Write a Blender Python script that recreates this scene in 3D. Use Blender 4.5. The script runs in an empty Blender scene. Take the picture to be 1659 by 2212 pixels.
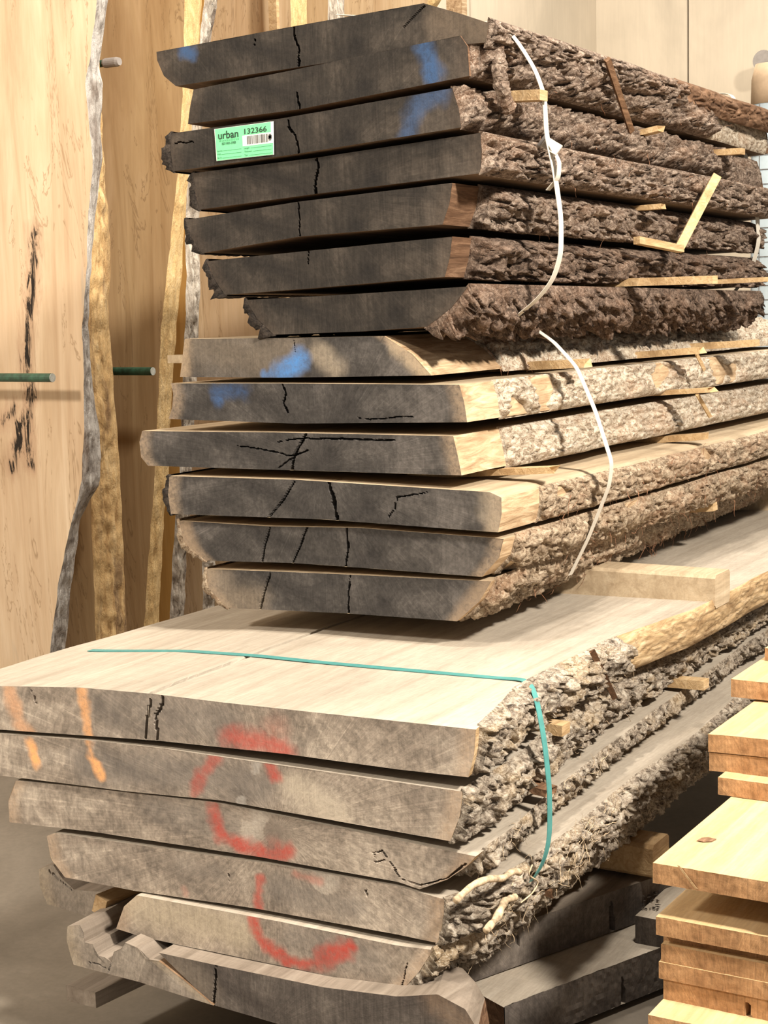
import bpy, math, random
import numpy as np
from mathutils import Matrix, Vector
random.seed(7); RNG = np.random.default_rng(7)
SC = bpy.context.scene; COL = SC.collection

# ------------------------------------------------------------------ camera
F = 3500.0; CX = 829.5; CY = 1106.0; H = 1.375           # frame taken as 1659 x 2212
TH, PT, RO = math.radians(31), math.radians(7.72), math.radians(1.56)
_fh = np.array([-math.sin(TH), math.cos(TH), 0]); _r0 = np.array([math.cos(TH), math.sin(TH), 0]); _z = np.array([0, 0, 1.0])
FW = math.cos(PT)*_fh - math.sin(PT)*_z; _u0 = math.sin(PT)*_fh + math.cos(PT)*_z
RT = math.cos(RO)*_r0 - math.sin(RO)*_u0; UP = math.sin(RO)*_r0 + math.cos(RO)*_u0
CAM = np.array([0, 0, H])
cd = bpy.data.cameras.new('camera'); cam = bpy.data.objects.new('camera', cd); COL.objects.link(cam)
cd.sensor_fit = 'VERTICAL'; cd.sensor_height = 36.0; cd.lens = F*36.0/2212; cd.clip_start = .05
cam.matrix_world = Matrix(((RT[0], UP[0], -FW[0], 0), (RT[1], UP[1], -FW[1], 0), (RT[2], UP[2], -FW[2], H), (0, 0, 0, 1)))
SC.camera = cam

# ------------------------------------------------------------------ light
vs = SC.view_settings; vs.view_transform = 'Standard'; vs.look = 'None'; vs.gamma = 1.0; vs.use_curve_mapping = False
vs.exposure = 0.0
W = bpy.data.worlds.new('world'); SC.world = W; W.use_nodes = True
W.node_tree.nodes['Background'].inputs[0].default_value = (1.0, .94, .86, 1); W.node_tree.nodes['Background'].inputs[1].default_value = .30
def area(name, loc, target, power, size, col):
    l = bpy.data.lights.new(name, 'AREA'); l.energy = power; l.shape = 'DISK'; l.size = size; l.color = col
    o = bpy.data.objects.new(name, l); COL.objects.link(o); o.location = loc
    o.rotation_euler = (Vector(target)-Vector(loc)).to_track_quat('-Z', 'Y').to_euler(); return o
WARM = (1.0, .91, .78)
area('high_bay_lamp', (1.7, 1.4, 3.6), (-1.3, 2.9, .9), 440, .40, WARM)
area('high_bay_lamp', (-3.5, -.7, 3.5), (-2.8, 3.4, .9), 190, .45, WARM)
area('high_bay_lamp', (-1.3, 4.4, 5.0), (-3.2, 4.0, .6), 130, .45, WARM)
area('high_bay_lamp', (-.25, 2.0, 4.9), (-1.1, 2.5, .3), 150, .45, WARM)
area('high_bay_lamp', (-1.9, 6.8, 4.6), (-3.2, 7.6, 1.4), 110, .6, WARM)

# ------------------------------------------------------------------ pixel helpers (a pixel is only a direction; the plane gives the distance)
def ray(px, py): return RT*((px-CX)/F) - UP*((py-CY)/F) + FW
def onY(px, py, Y): d = ray(px, py); return CAM + d*(Y/d[1])
def onX(px, py, X): d = ray(px, py); return CAM + d*(X/d[0])
def onZ(px, py, Z): d = ray(px, py); return CAM + d*((Z-H)/d[2])
def depth(p): return float((np.asarray(p)-CAM) @ FW)
def mpx(p): return depth(p)/F                             # metres per pixel at p

# ------------------------------------------------------------------ numpy noise
_perm = np.random.default_rng(3).permutation(256); _perm = np.concatenate([_perm, _perm, _perm])
_grad = np.random.default_rng(4).normal(size=(256, 3)); _grad /= np.linalg.norm(_grad, axis=1)[:, None]
def perlin(x, y, z):
    x, y, z = np.broadcast_arrays(np.asarray(x, float), np.asarray(y, float), np.asarray(z, float))
    xi, yi, zi = np.floor(x).astype(int), np.floor(y).astype(int), np.floor(z).astype(int)
    fx, fy, fz = x-xi, y-yi, z-zi
    u, v, w = (t*t*t*(t*(t*6-15)+10) for t in (fx, fy, fz))
    def g(dx, dy, dz):
        h = _perm[_perm[_perm[(xi+dx) & 255] + ((yi+dy) & 255)] + ((zi+dz) & 255)]
        G = _grad[h]; return G[..., 0]*(fx-dx) + G[..., 1]*(fy-dy) + G[..., 2]*(fz-dz)
    l = lambda a, b, t: a + (b-a)*t
    return l(l(l(g(0,0,0), g(1,0,0), u), l(g(0,1,0), g(1,1,0), u), v), l(l(g(0,0,1), g(1,0,1), u), l(g(0,1,1), g(1,1,1), u), v), w)*1.5
def fbm(x, y, z, o=4):
    s = 0; a = 1.0
    for i in range(o): s = s + a*perlin(x*2**i, y*2**i, z*2**i+7.3*i); a *= .5
    return s
def sstep(a, b, x): t = np.clip((x-a)/(b-a), 0, 1); return t*t*(3-2*t)

# ------------------------------------------------------------------ materials
def newmat(name, rough=.85):
    m = bpy.data.materials.new(name); m.use_nodes = True
    nt = m.node_tree; b = nt.nodes['Principled BSDF']; b.inputs['Roughness'].default_value = rough
    b.inputs['Specular IOR Level'].default_value = .25
    return m, nt, b
class NG:
    def __init__(s, nt): s.nt = nt
    def n(s, t, **k):
        x = s.nt.nodes.new(t)
        for a, v in k.items():
            if a.startswith('i_'): x.inputs[a[2:].replace('_', ' ')].default_value = v
            else: setattr(x, a, v)
        return x
    def l(s, a, b): s.nt.links.new(a, b)
    def coord(s, scale, rot=(0, 0, 0)):
        t = s.n('ShaderNodeTexCoord'); m = s.n('ShaderNodeMapping'); m.inputs['Scale'].default_value = scale; m.inputs['Rotation'].default_value = rot
        s.l(t.outputs['Object'], m.inputs['Vector']); return m.outputs[0]
    def attr(s, name): return s.n('ShaderNodeAttribute', attribute_name=name)
    def noise(s, vec, scale=1, detail=5, rough=.6, dist=0):
        x = s.n('ShaderNodeTexNoise'); x.inputs['Scale'].default_value = scale; x.inputs['Detail'].default_value = detail
        x.inputs['Roughness'].default_value = rough; x.inputs['Distortion'].default_value = dist
        if vec is not None: s.l(vec, x.inputs['Vector'])
        return x.outputs['Fac']
    def ramp(s, fac, stops, interp='LINEAR'):
        x = s.n('ShaderNodeValToRGB'); e = x.color_ramp.elements; x.color_ramp.interpolation = interp
        while len(e) < len(stops): e.new(.5)
        for q, (p, c) in zip(e, stops): q.position = p; q.color = (*c, 1) if len(c) == 3 else c
        s.l(fac, x.inputs[0]); return x.outputs[0]
    def mix(s, a, b, fac, mode='MIX'):
        x = s.n('ShaderNodeMix', data_type='RGBA', blend_type=mode)
        for v, k in ((fac, 0), (a, 6), (b, 7)):
            if isinstance(v, (int, float)): x.inputs[k].default_value = v
            elif isinstance(v, tuple): x.inputs[k].default_value = (*v, 1)
            else: s.l(v, x.inputs[k])
        return x.outputs[2]
    def math(s, op, a, b=0.0):
        x = s.n('ShaderNodeMath', operation=op)
        for v, k in ((a, 0), (b, 1)):
            if isinstance(v, (int, float)): x.inputs[k].default_value = v
            else: s.l(v, x.inputs[k])
        return x.outputs[0]
    def bump(s, h, b, strength=.4, dist=.002):
        x = s.n('ShaderNodeBump'); x.inputs['Strength'].default_value = strength; x.inputs['Distance'].default_value = dist
        s.l(h, x.inputs['Height']); s.l(x.outputs[0], b.inputs['Normal'])

def mat_end(name, dark, mid, light, sap, kerf=(.3, 1.0), ringf=420, sapamt=.6, ringmix=.15):
    """weathered end grain; polar = (radius, angle) about the pith, sap = sapwood at the two ends, paint = sprayed colour"""
    m, nt, b = newmat(name, .9); g = NG(nt)
    pol = g.attr('polar').outputs['Vector']
    mp = g.n('ShaderNodeMapping'); mp.inputs['Scale'].default_value = (ringf, 6, 1); g.l(pol, mp.inputs[0])
    rings = g.noise(mp.outputs[0], 1, 3, .6, .5)
    mp2 = g.n('ShaderNodeMapping'); mp2.inputs['Scale'].default_value = (7, 34, 1); g.l(pol, mp2.inputs[0])
    rays = g.noise(mp2.outputs[0], 1, 4, .65)
    blot = g.noise(g.coord((6, 6, 9)), 1, 6, .62, .4)
    fine = g.noise(g.coord((95, 95, 110), (0, .5, 0)), 1, 6, .72, .6)
    saw = g.noise(g.coord((170, 1, 11), (0, kerf[0], 0)), 1, 5, .62, .9)
    base = g.ramp(blot, [(.34, dark), (.5, mid), (.66, light)])
    c = g.mix(base, g.ramp(rings, [(.3, (.6,)*3), (.7, (1.35,)*3)]), ringmix, 'MULTIPLY')
    c = g.mix(c, g.ramp(rays, [(.35, (.7,)*3), (.6, (1.1,)*3), (.72, (1.8,)*3)]), .5, 'MULTIPLY')
    c = g.mix(c, g.ramp(saw, [(.36, (.62,)*3), (.6, (1.25,)*3)]), .6*kerf[1], 'MULTIPLY')
    c = g.mix(c, g.ramp(fine, [(.32, (.55,)*3), (.7, (1.4,)*3)]), .5, 'MULTIPLY')
    sa = g.attr('sap').outputs['Fac']
    sapn = g.math('MULTIPLY', sa, g.ramp(fine, [(.35, (.35,)*3), (.6, (1,)*3)]))
    c = g.mix(c, sap, g.math('MULTIPLY', sapn, sapamt))
    st = g.attr('stain'); c = g.mix(c, st.outputs['Color'], g.math('MULTIPLY', st.outputs['Alpha'], g.ramp(g.math('ADD', g.math('MULTIPLY', fine, .6), g.math('MULTIPLY', saw, .4)), [(.3, (.35,)*3), (.65, (1,)*3)])))
    p = g.attr('paint')
    pf = g.math('MULTIPLY', p.outputs['Alpha'], g.ramp(g.math('ADD', g.math('MULTIPLY', fine, .5), g.math('MULTIPLY', blot, .5)), [(.33, (.3,)*3), (.56, (1,)*3)]))
    c = g.mix(c, p.outputs['Color'], pf)
    g.l(c, b.inputs['Base Color'])
    h = g.math('ADD', g.math('MULTIPLY', saw, 1.0), g.math('ADD', g.math('MULTIPLY', fine, .8), g.math('MULTIPLY', rings, .4)))
    g.bump(h, b, .38, .0018); return m

def mat_sawn(name, a, b_, c_, rot=0.0):
    m, nt, b = newmat(name, .8); g = NG(nt)
    st = g.noise(g.coord((34, 1.6, 34), (0, 0, rot)), 1, 6, .62, .7)
    bl = g.noise(g.coord((3, 2.0, 3)), 1, 4, .6, .6)
    kf = g.noise(g.coord((3, 260, 3)), 1, 2, .5)
    fine = g.noise(g.coord((260, 30, 260)), 1, 3, .7)
    c = g.ramp(st, [(.28, a), (.5, b_), (.75, c_)])
    c = g.mix(c, g.ramp(bl, [(.3, (.78, .77, .76)), (.7, (1.14,)*3)]), .75, 'MULTIPLY')
    c = g.mix(c, g.ramp(fine, [(.3, (.80,)*3), (.7, (1.15,)*3)]), .6, 'MULTIPLY')
    c = g.mix(c, g.ramp(kf, [(.3, (.9,)*3), (.7, (1.06,)*3)]), .5, 'MULTIPLY')
    g.l(c, b.inputs['Base Color'])
    g.bump(g.math('ADD', kf, fine), b, .3, .0008); return m

def mat_sap(name, a, b_, c_):
    """bare sapwood edge under the bark"""
    m, nt, b = newmat(name, .85); g = NG(nt)
    st = g.noise(g.coord((80, 9, 80), (.35, 0, 0)), 1, 6, .65, .9)
    bl = g.noise(g.coord((9, 6, 20)), 1, 5, .62, .5)
    c = g.ramp(st, [(.3, a), (.5, b_), (.7, c_)])
    c = g.mix(c, g.ramp(bl, [(.35, (.55, .47, .40)), (.62, (1.15,)*3)]), .7, 'MULTIPLY')
    g.l(c, b.inputs['Base Color']); g.bump(g.math('ADD', st, bl), b, .7, .003); return m

def mat_bark(name, stops, fleck, patch, pamt=.5, str_=.9):
    m, nt, b = newmat(name, .95); g = NG(nt)
    big = g.noise(g.coord((14, 7, 16)), 1, 5, .65, .6)
    n2 = g.noise(g.coord((85, 48, 95)), 1, 8, .76, .9)
    n3 = g.noise(g.coord((330, 200, 360)), 1, 4, .7)
    c = g.ramp(n2, [(p_, q_[1]) for p_, q_ in zip((.36, .46, .55, .66), stops)])
    c = g.mix(c, patch, g.math('MULTIPLY', g.ramp(big, [(.48, (0,)*3), (.64, (1,)*3)]), pamt))
    c = g.mix(c, fleck, g.math('MULTIPLY', g.ramp(n3, [(.56, (0,)*3), (.68, (1,)*3)]), .75))
    c = g.mix(c, g.ramp(big, [(.3, (.7,)*3), (.7, (1.25,)*3)]), .6, 'MULTIPLY')
    g.l(c, b.inputs['Base Color'])
    g.bump(g.math('ADD', n2, g.math('MULTIPLY', n3, .5)), b, str_, .006); return m

def mat_plain(name, col, rough=.6, var=.12, scale=60, metal=0.0, spec=.3):
    m, nt, b = newmat(name, rough); g = NG(nt); b.inputs['Metallic'].default_value = metal; b.inputs['Specular IOR Level'].default_value = spec
    n = g.noise(g.coord((scale,)*3), 1, 4, .6)
    g.l(g.mix(col, g.ramp(n, [(.3, (1-var*2,)*3), (.7, (1+var,)*3)]), 1.0, 'MULTIPLY'), b.inputs['Base Color'])
    return m

M = {}
M['end_t'] = mat_end('weathered_black_end_grain', (.013, .011, .010), (.028, .023, .019), (.066, .053, .043), (.10, .07, .05), (.45, .9), 170, .25)
M['end_m'] = mat_end('weathered_grey_end_grain', (.026, .023, .022), (.047, .042, .039), (.098, .087, .080), (.30, .22, .15), (1.25, .35), 110, .75, .55)
M['end_b'] = mat_end('weathered_tan_end_grain', (.17, .14, .115), (.29, .24, .195), (.43, .365, .30), (.45, .31, .20), (1.35, .15), 80, .55, .75)
M['end_d'] = mat_end('dusty_dark_end_grain', (.055, .045, .040), (.095, .080, .070), (.17, .145, .125), (.15, .12, .09), (.9, .8), 90, .2, .3)
M['end_r'] = mat_end('orange_brown_end_grain', (.28, .145, .065), (.39, .22, .105), (.50, .305, .165), (.44, .27, .15), (.12, .8), 180, .3)
M['sawn_t'] = mat_sawn('dark_sawn_face', (.10, .065, .04), (.16, .105, .065), (.24, .165, .10))
M['sawn_m'] = mat_sawn('tan_sawn_face', (.33, .25, .165), (.44, .345, .235), (.54, .44, .31))
M['sawn_b'] = mat_sawn('pale_dusty_sawn_face', (.31, .265, .21), (.385, .335, .275), (.44, .39, .325))
M['sawn_d'] = mat_sawn('dusty_brown_sawn_face', (.14, .112, .087), (.22, .18, .145), (.30, .255, .21))
M['sawn_r'] = mat_sawn('golden_sawn_face', (.46, .30, .145), (.54, .375, .20), (.60, .44, .26))
M['sap_t'] = mat_sap('brown_inner_edge', (.07, .038, .022), (.15, .085, .05), (.26, .16, .10))
M['sap_m'] = mat_sap('tan_sapwood_edge', (.28, .18, .10), (.48, .35, .22), (.66, .52, .36))
M['sap_b'] = mat_sap('yellow_sapwood_edge', (.26, .17, .085), (.48, .34, .19), (.62, .48, .31))
M['bark_t'] = mat_bark('brown_shaggy_bark', [(.30, (.035, .022, .016)), (.44, (.14, .095, .070)), (.57, (.32, .24, .185)), (.72, (.58, .48, .40))], (.62, .53, .45), (.19, .105, .06), .4)
M['bark_t2'] = mat_bark('dark_brown_bark', [(.30, (.024, .015, .011)), (.45, (.10, .066, .048)), (.60, (.215, .15, .112)), (.76, (.38, .29, .23))], (.42, .33, .27), (.16, .085, .048), .4)
M['bark_m'] = mat_bark('pale_flaky_bark', [(.30, (.13, .085, .055)), (.42, (.42, .33, .24)), (.55, (.64, .56, .45)), (.72, (.78, .72, .63))], (.82, .77, .69), (.27, .15, .085), .4, .8)
M['bark_m2'] = mat_bark('brown_flaky_bark', [(.28, (.085, .055, .036)), (.45, (.27, .195, .13)), (.62, (.47, .37, .265)), (.80, (.64, .54, .42))], (.64, .55, .43), (.25, .13, .07), .45, .8)
M['bark_b'] = mat_bark('grey_tan_bark', [(.31, (.05, .038, .030)), (.44, (.24, .19, .145)), (.57, (.48, .41, .33)), (.74, (.68, .62, .53))], (.70, .64, .55), (.42, .29, .14), .35)
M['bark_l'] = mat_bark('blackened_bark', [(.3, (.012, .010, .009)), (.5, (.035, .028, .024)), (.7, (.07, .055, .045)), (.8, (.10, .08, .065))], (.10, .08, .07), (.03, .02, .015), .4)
M['stick'] = mat_sap('pale_stick_wood', (.38, .25, .125), (.50, .35, .19), (.60, .45, .275))
M['stick_d'] = mat_sap('dark_stick_wood', (.08, .045, .025), (.16, .09, .05), (.27, .16, .095))
M['beam'] = mat_sawn('weathered_beam', (.33, .245, .155), (.45, .35, .235), (.55, .45, .32), 1.5708)
M['fibre'] = mat_plain('red_brown_fibre', (.30, .15, .085), .9, .35, 90)
M['fibre_p'] = mat_plain('pale_fibre', (.55, .42, .28), .9, .3, 90)
M['strap_w'] = mat_plain('white_strap', (.62, .58, .51), .7, .06, 300)
M['strap_t'] = mat_plain('teal_strap', (.075, .27, .26), .38, .08, 60, 0, .5)
M['buckle'] = mat_plain('pale_buckle', (.60, .56, .48), .4, .1, 200)
M['peg'] = mat_plain('green_painted_steel', (.022, .075, .045), .45, .3, 60, 0, .5)
M['peg_end'] = mat_plain('bare_steel_end', (.45, .46, .42), .5, .15, 120)
M['grey'] = mat_plain('grey_plastic', (.30, .275, .26), .5, .08, 40)

def mat_floor():
    m, nt, b = newmat('dusty_concrete', .62); g = NG(nt)
    n = g.noise(g.coord((1.6, 1.6, 1.6)), 1, 6, .65, .5); f = g.noise(g.coord((70, 70, 70)), 1, 4, .7)
    c = g.ramp(n, [(.3, (.125, .107, .086)), (.55, (.19, .163, .133)), (.75, (.25, .22, .183))])
    g.l(g.mix(c, g.ramp(f, [(.3, (.85,)*3), (.7, (1.12,)*3)]), .6, 'MULTIPLY'), b.inputs['Base Color']); g.bump(f, b, .15, .001); return m
M['floor'] = mat_floor()
def mat_ply(name, col):
    m, nt, b = newmat(name, .7); g = NG(nt)
    n = g.noise(g.coord((1.2, 1.2, .5)), 1, 5, .6, 1.2); f = g.noise(g.coord((40, 40, 3)), 1, 4, .65)
    d = tuple(x*.82 for x in col); e = tuple(min(1, x*1.08) for x in col)
    c = g.ramp(n, [(.3, d), (.55, col), (.75, e)])
    g.l(g.mix(c, g.ramp(f, [(.3, (.92,)*3), (.7, (1.05,)*3)]), .7, 'MULTIPLY'), b.inputs['Base Color']); return m
M['ply'] = mat_ply('cream_plywood', (.60, .525, .42))

def mat_standing(name, a, b_, c_, spalt=0.0, streak=.0):
    """face of a slab stood on end: grain runs up (z)"""
    m, nt, b = newmat(name, .7); g = NG(nt)
    gr = g.noise(g.coord((16, 16, 1.1)), 1, 7, .6, 1.4)
    bl = g.noise(g.coord((2.6, 2.6, .7)), 1, 4, .6, 1.0)
    fl = g.noise(g.coord((120, 120, 8)), 1, 3, .6)
    c = g.ramp(gr, [(.28, a), (.5, b_), (.74, c_)])
    c = g.mix(c, g.ramp(bl, [(.3, (.80, .72, .66)), (.55, (1.0, .99, .97)), (.75, (1.08,)*3)]), .8, 'MULTIPLY')
    if streak:                                             # grey mineral streaks
        c = g.mix(c, (.33, .29, .24), g.math('MULTIPLY', g.ramp(g.noise(g.coord((7, 7, .9), (0, .12, 0)), 1, 4, .55, 1.6), [(.60, (0,)*3), (.70, (1,)*3)]), streak))
        e = g.noise(g.coord((9, 9, 1.3), (0, -.15, 0)), 1, 5, .6, 2.2)     # thin spalt lines
        ln = g.ramp(g.math('ABSOLUTE', g.math('SUBTRACT', e, .56)), [(0, (1,)*3), (.012, (0,)*3)])
        c = g.mix(c, (.24, .15, .075), g.math('MULTIPLY', ln, .65))
    if spalt:                                              # the black rotten streak has a shape of its own (attribute)
        sp = g.attr('spalt').outputs['Fac']
        e = g.noise(g.coord((46, 46, 9), (0, .1, 0)), 1, 7, .74, 1.5)
        k = g.ramp(g.math('ADD', g.math('MULTIPLY', sp, .42), g.math('MULTIPLY', e, .62)), [(.66, (0,)*3), (.72, (1,)*3)])
        k2 = g.ramp(g.math('ADD', g.math('MULTIPLY', sp, .42), g.math('MULTIPLY', e, .62)), [(.50, (0,)*3), (.66, (1,)*3)])
        c = g.mix(c, (.40, .25, .16), g.math('MULTIPLY', k2, .6)); c = g.mix(c, (.014, .009, .006), k)
    c = g.mix(c, g.ramp(fl, [(.3, (.93,)*3), (.7, (1.05,)*3)]), .7, 'MULTIPLY')
    g.l(c, b.inputs['Base Color']); g.bump(gr, b, .12, .001); return m
M['st_a'] = mat_standing('maple_face', (.47, .335, .215), (.57, .435, .30), (.65, .525, .385), 1, .55)
M['st_c'] = mat_standing('tan_slab_face', (.40, .265, .135), (.51, .36, .20), (.60, .44, .27), 0, .12)
M['st_bounce'] = mat_standing('bounce_lit_slab_face', (.46, .25, .07), (.55, .32, .10), (.62, .38, .14))  # amber is warm bounced light put into the face colour
M['st_p'] = mat_standing('pale_slab_face', (.46, .33, .19), (.58, .44, .28), (.68, .55, .38), 0, .2)
def mat_edge(name, stops, patch):
    m, nt, b = newmat(name, .85); g = NG(nt)
    n = g.noise(g.coord((60, 40, 7)), 1, 6, .68, .8); big = g.noise(g.coord((14, 14, 3)), 1, 4, .6, .6); f = g.noise(g.coord((150, 150, 60)), 1, 4, .7)
    c = g.ramp(n, stops)
    c = g.mix(c, patch, g.math('MULTIPLY', g.ramp(big, [(.52, (0,)*3), (.66, (1,)*3)]), .8))
    c = g.mix(c, g.ramp(f, [(.3, (.8,)*3), (.7, (1.15,)*3)]), .7, 'MULTIPLY')
    g.l(c, b.inputs['Base Color']); g.bump(g.math('ADD', n, f), b, .8, .006); return m
M['edge_silver'] = mat_edge('silver_live_edge', [(.3, (.16, .13, .11)), (.5, (.46, .43, .40)), (.75, (.74, .71, .68))], (.13, .09, .065))
M['edge_gold'] = mat_edge('golden_live_edge', [(.3, (.38, .22, .09)), (.5, (.62, .42, .20)), (.75, (.74, .56, .32))], (.20, .12, .065))
M['edge_gold2'] = mat_edge('clean_golden_edge', [(.25, (.50, .30, .12)), (.5, (.68, .48, .23)), (.75, (.80, .62, .36))], (.62, .42, .20))
M['edge_white'] = mat_edge('white_bark_edge', [(.3, (.12, .085, .06)), (.48, (.48, .42, .35)), (.7, (.72, .67, .60))], (.10, .065, .045))

# ------------------------------------------------------------------ mesh helpers
def mesh_obj(name, V, faces, mats, parent=None, origin=(0, 0, 0), midx=None, smooth=False):
    me = bpy.data.meshes.new(name); V = np.asarray(V, np.float64) - np.asarray(origin)
    fl = [np.asarray(f, np.int32) for f in faces] if not isinstance(faces, np.ndarray) else None
    if fl is None:
        n = len(faces); me.vertices.add(len(V)); me.vertices.foreach_set('co', V.astype(np.float32).ravel())
        me.loops.add(faces.size); me.loops.foreach_set('vertex_index', faces.astype(np.int32).ravel())
        me.polygons.add(n); k = faces.shape[1]
        me.polygons.foreach_set('loop_start', np.arange(n, dtype=np.int32)*k)
    else:
        tot = np.concatenate(fl) if fl else np.zeros(0, np.int32); ln = np.array([len(f) for f in fl], np.int32)
        me.vertices.add(len(V)); me.vertices.foreach_set('co', V.astype(np.float32).ravel())
        me.loops.add(len(tot)); me.loops.foreach_set('vertex_index', tot)
        me.polygons.add(len(fl)); me.polygons.foreach_set('loop_start', np.concatenate([[0], np.cumsum(ln)[:-1]]).astype(np.int32))
    for mt in (mats if isinstance(mats, (list, tuple)) else [mats]): me.materials.append(M[mt] if isinstance(mt, str) else mt)
    if midx is not None: me.polygons.foreach_set('material_index', np.asarray(midx, np.int32))
    me.polygons.foreach_set('use_smooth', np.full(len(me.polygons), bool(smooth)))
    me.update(calc_edges=True); me.validate()
    o = bpy.data.objects.new(name, me); COL.objects.link(o)
    if parent is not None: o.parent = parent
    else: o.location = origin
    return o
def tag(o, label, cat, group=None):
    o['label'] = label; o['category'] = cat; o['kind'] = 'thing'
    if group: o['group'] = group
    return o
def thing(name, loc, label, cat, group=None):
    o = bpy.data.objects.new(name, None); COL.objects.link(o); o.location = loc; o.empty_display_size = .05
    return tag(o, label, cat, group)
def gridfaces(nu, nv, off=0, flip=False):
    i = np.arange(nu-1)[:, None]*nv + np.arange(nv-1)[None, :] + off
    f = np.stack([i, i+1, i+nv+1, i+nv], -1).reshape(-1, 4)
    return f[:, ::-1].copy() if flip else f
def resample(P, n):
    P = np.asarray(P, float); d = np.r_[0, np.cumsum(np.linalg.norm(np.diff(P, axis=0), axis=1))]
    if d[-1] == 0: return np.repeat(P[:1], n, 0)
    t = np.linspace(0, d[-1], n); return np.stack([np.interp(t, d, P[:, k]) for k in range(P.shape[1])], -1)
def segdist(X, Z, P):
    """distance of points to a polyline and the fraction along it"""
    best = np.full(X.shape, 1e9); frac = np.zeros(X.shape); P = np.asarray(P); L = np.r_[0, np.cumsum(np.linalg.norm(np.diff(P, axis=0), axis=1))]
    for k in range(len(P)-1):
        a, b = P[k], P[k+1]; ab = b-a; t = np.clip(((X-a[0])*ab[0] + (Z-a[1])*ab[1])/max(ab@ab, 1e-12), 0, 1)
        d = np.hypot(X-a[0]-t*ab[0], Z-a[1]-t*ab[1]); m = d < best
        best = np.where(m, d, best); frac = np.where(m, (L[k]+t*(L[k+1]-L[k]))/max(L[-1], 1e-9), frac)
    return best, frac
def box(name, c, ax, half, mats, parent=None, origin=None, bevel=.0, jag=0.0, midx=None):
    """box with its own axes; ax = 3 unit vectors; jag roughens the +first-axis end"""
    ax = [np.asarray(a, float)/np.linalg.norm(a) for a in ax]; c = np.asarray(c, float)
    if origin is None: origin = c - ax[2]*half[2]
    b = bevel
    def ring(s, k):
        u, v = half[1], half[2]
        pts = [(-u+b, -v), (u-b, -v), (u, -v+b), (u, v-b), (u-b, v), (-u+b, v), (-u, v-b), (-u, -v+b)] if b else [(-u, -v), (u, -v), (u, v), (-u, v)]
        return [c + ax[0]*(s+(random.uniform(-jag, jag) if k else 0)) + ax[1]*p*1 + ax[2]*q for p, q in pts]
    n = 8 if b else 4
    V = ring(-half[0], 0) + ring(half[0], 1 if jag else 0)
    Fs = [list(range(n))[::-1], list(range(n, 2*n))] + [[i, (i+1) % n, n+(i+1) % n, n+i] for i in range(n)]
    if jag:
        V.append(c + ax[0]*(half[0]-jag*1.5)); k = len(V)-1; Fs = [Fs[0]] + [[n+i, n+(i+1) % n, k] for i in range(n)] + Fs[2:]
        midx = None
    return mesh_obj(name, V, Fs, mats, parent, origin, midx)
def tube(path, r, n=6, taper=None):
    P = np.asarray(path, float); T = np.gradient(P, axis=0); T /= np.linalg.norm(T, axis=1)[:, None]+1e-12
    ref = np.array([.3, .2, .93]); V = []
    for i, (p, t) in enumerate(zip(P, T)):
        a = np.cross(t, ref); a /= np.linalg.norm(a)+1e-12; b = np.cross(t, a); rr = r if taper is None else r*taper[i]
        for k in range(n): q = 2*math.pi*k/n; V.append(p + rr*(math.cos(q)*a + math.sin(q)*b))
    Fs = [[i*n+k, i*n+(k+1) % n, (i+1)*n+(k+1) % n, (i+1)*n+k] for i in range(len(P)-1) for k in range(n)]
    Fs += [list(range(n))[::-1], [(len(P)-1)*n+k for k in range(n)]]
    return V, Fs
def merge(parts):
    V, Fs = [], []
    for v, f in parts: o = len(V); V += list(v); Fs += [[i+o for i in q] for q in f]
    return V, Fs

# ------------------------------------------------------------------ the setting
def struct(o): o['kind'] = 'structure'; return o
XW, YW = -4.05, 9.4
struct(box('floor', (-1.5, 4.0, -.05), ((1, 0, 0), (0, 1, 0), (0, 0, 1)), (6, 7, .05), 'floor'))
wl = struct(bpy.data.objects.new('wall_left', None)); COL.objects.link(wl); wl.location = (XW, 0, 0)
for a, b_ in ((-2.0, .42), (.44, 2.86), (2.88, 5.30), (5.32, 7.74), (7.76, YW)):
    box('panel', (XW-.03, (a+b_)/2, 2.3), ((1, 0, 0), (0, 1, 0), (0, 0, 1)), (.03, (b_-a)/2, 2.3), 'ply', wl, (XW, 0, 0))
wb = struct(bpy.data.objects.new('wall_back', None)); COL.objects.link(wb); wb.location = (0, YW, 0)
xs = onY(1486, 90, YW)[0]
for a, b_ in ((XW-.06, xs-.006), (xs+.006, xs+1.22), (xs+1.232, xs+2.44), (xs+2.452, xs+4.6)):
    box('panel', ((a+b_)/2, YW+.03, 2.3), ((1, 0, 0), (0, 1, 0), (0, 0, 1)), ((b_-a)/2, .03, 2.3), 'ply', wb, (0, YW, 0))

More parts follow.
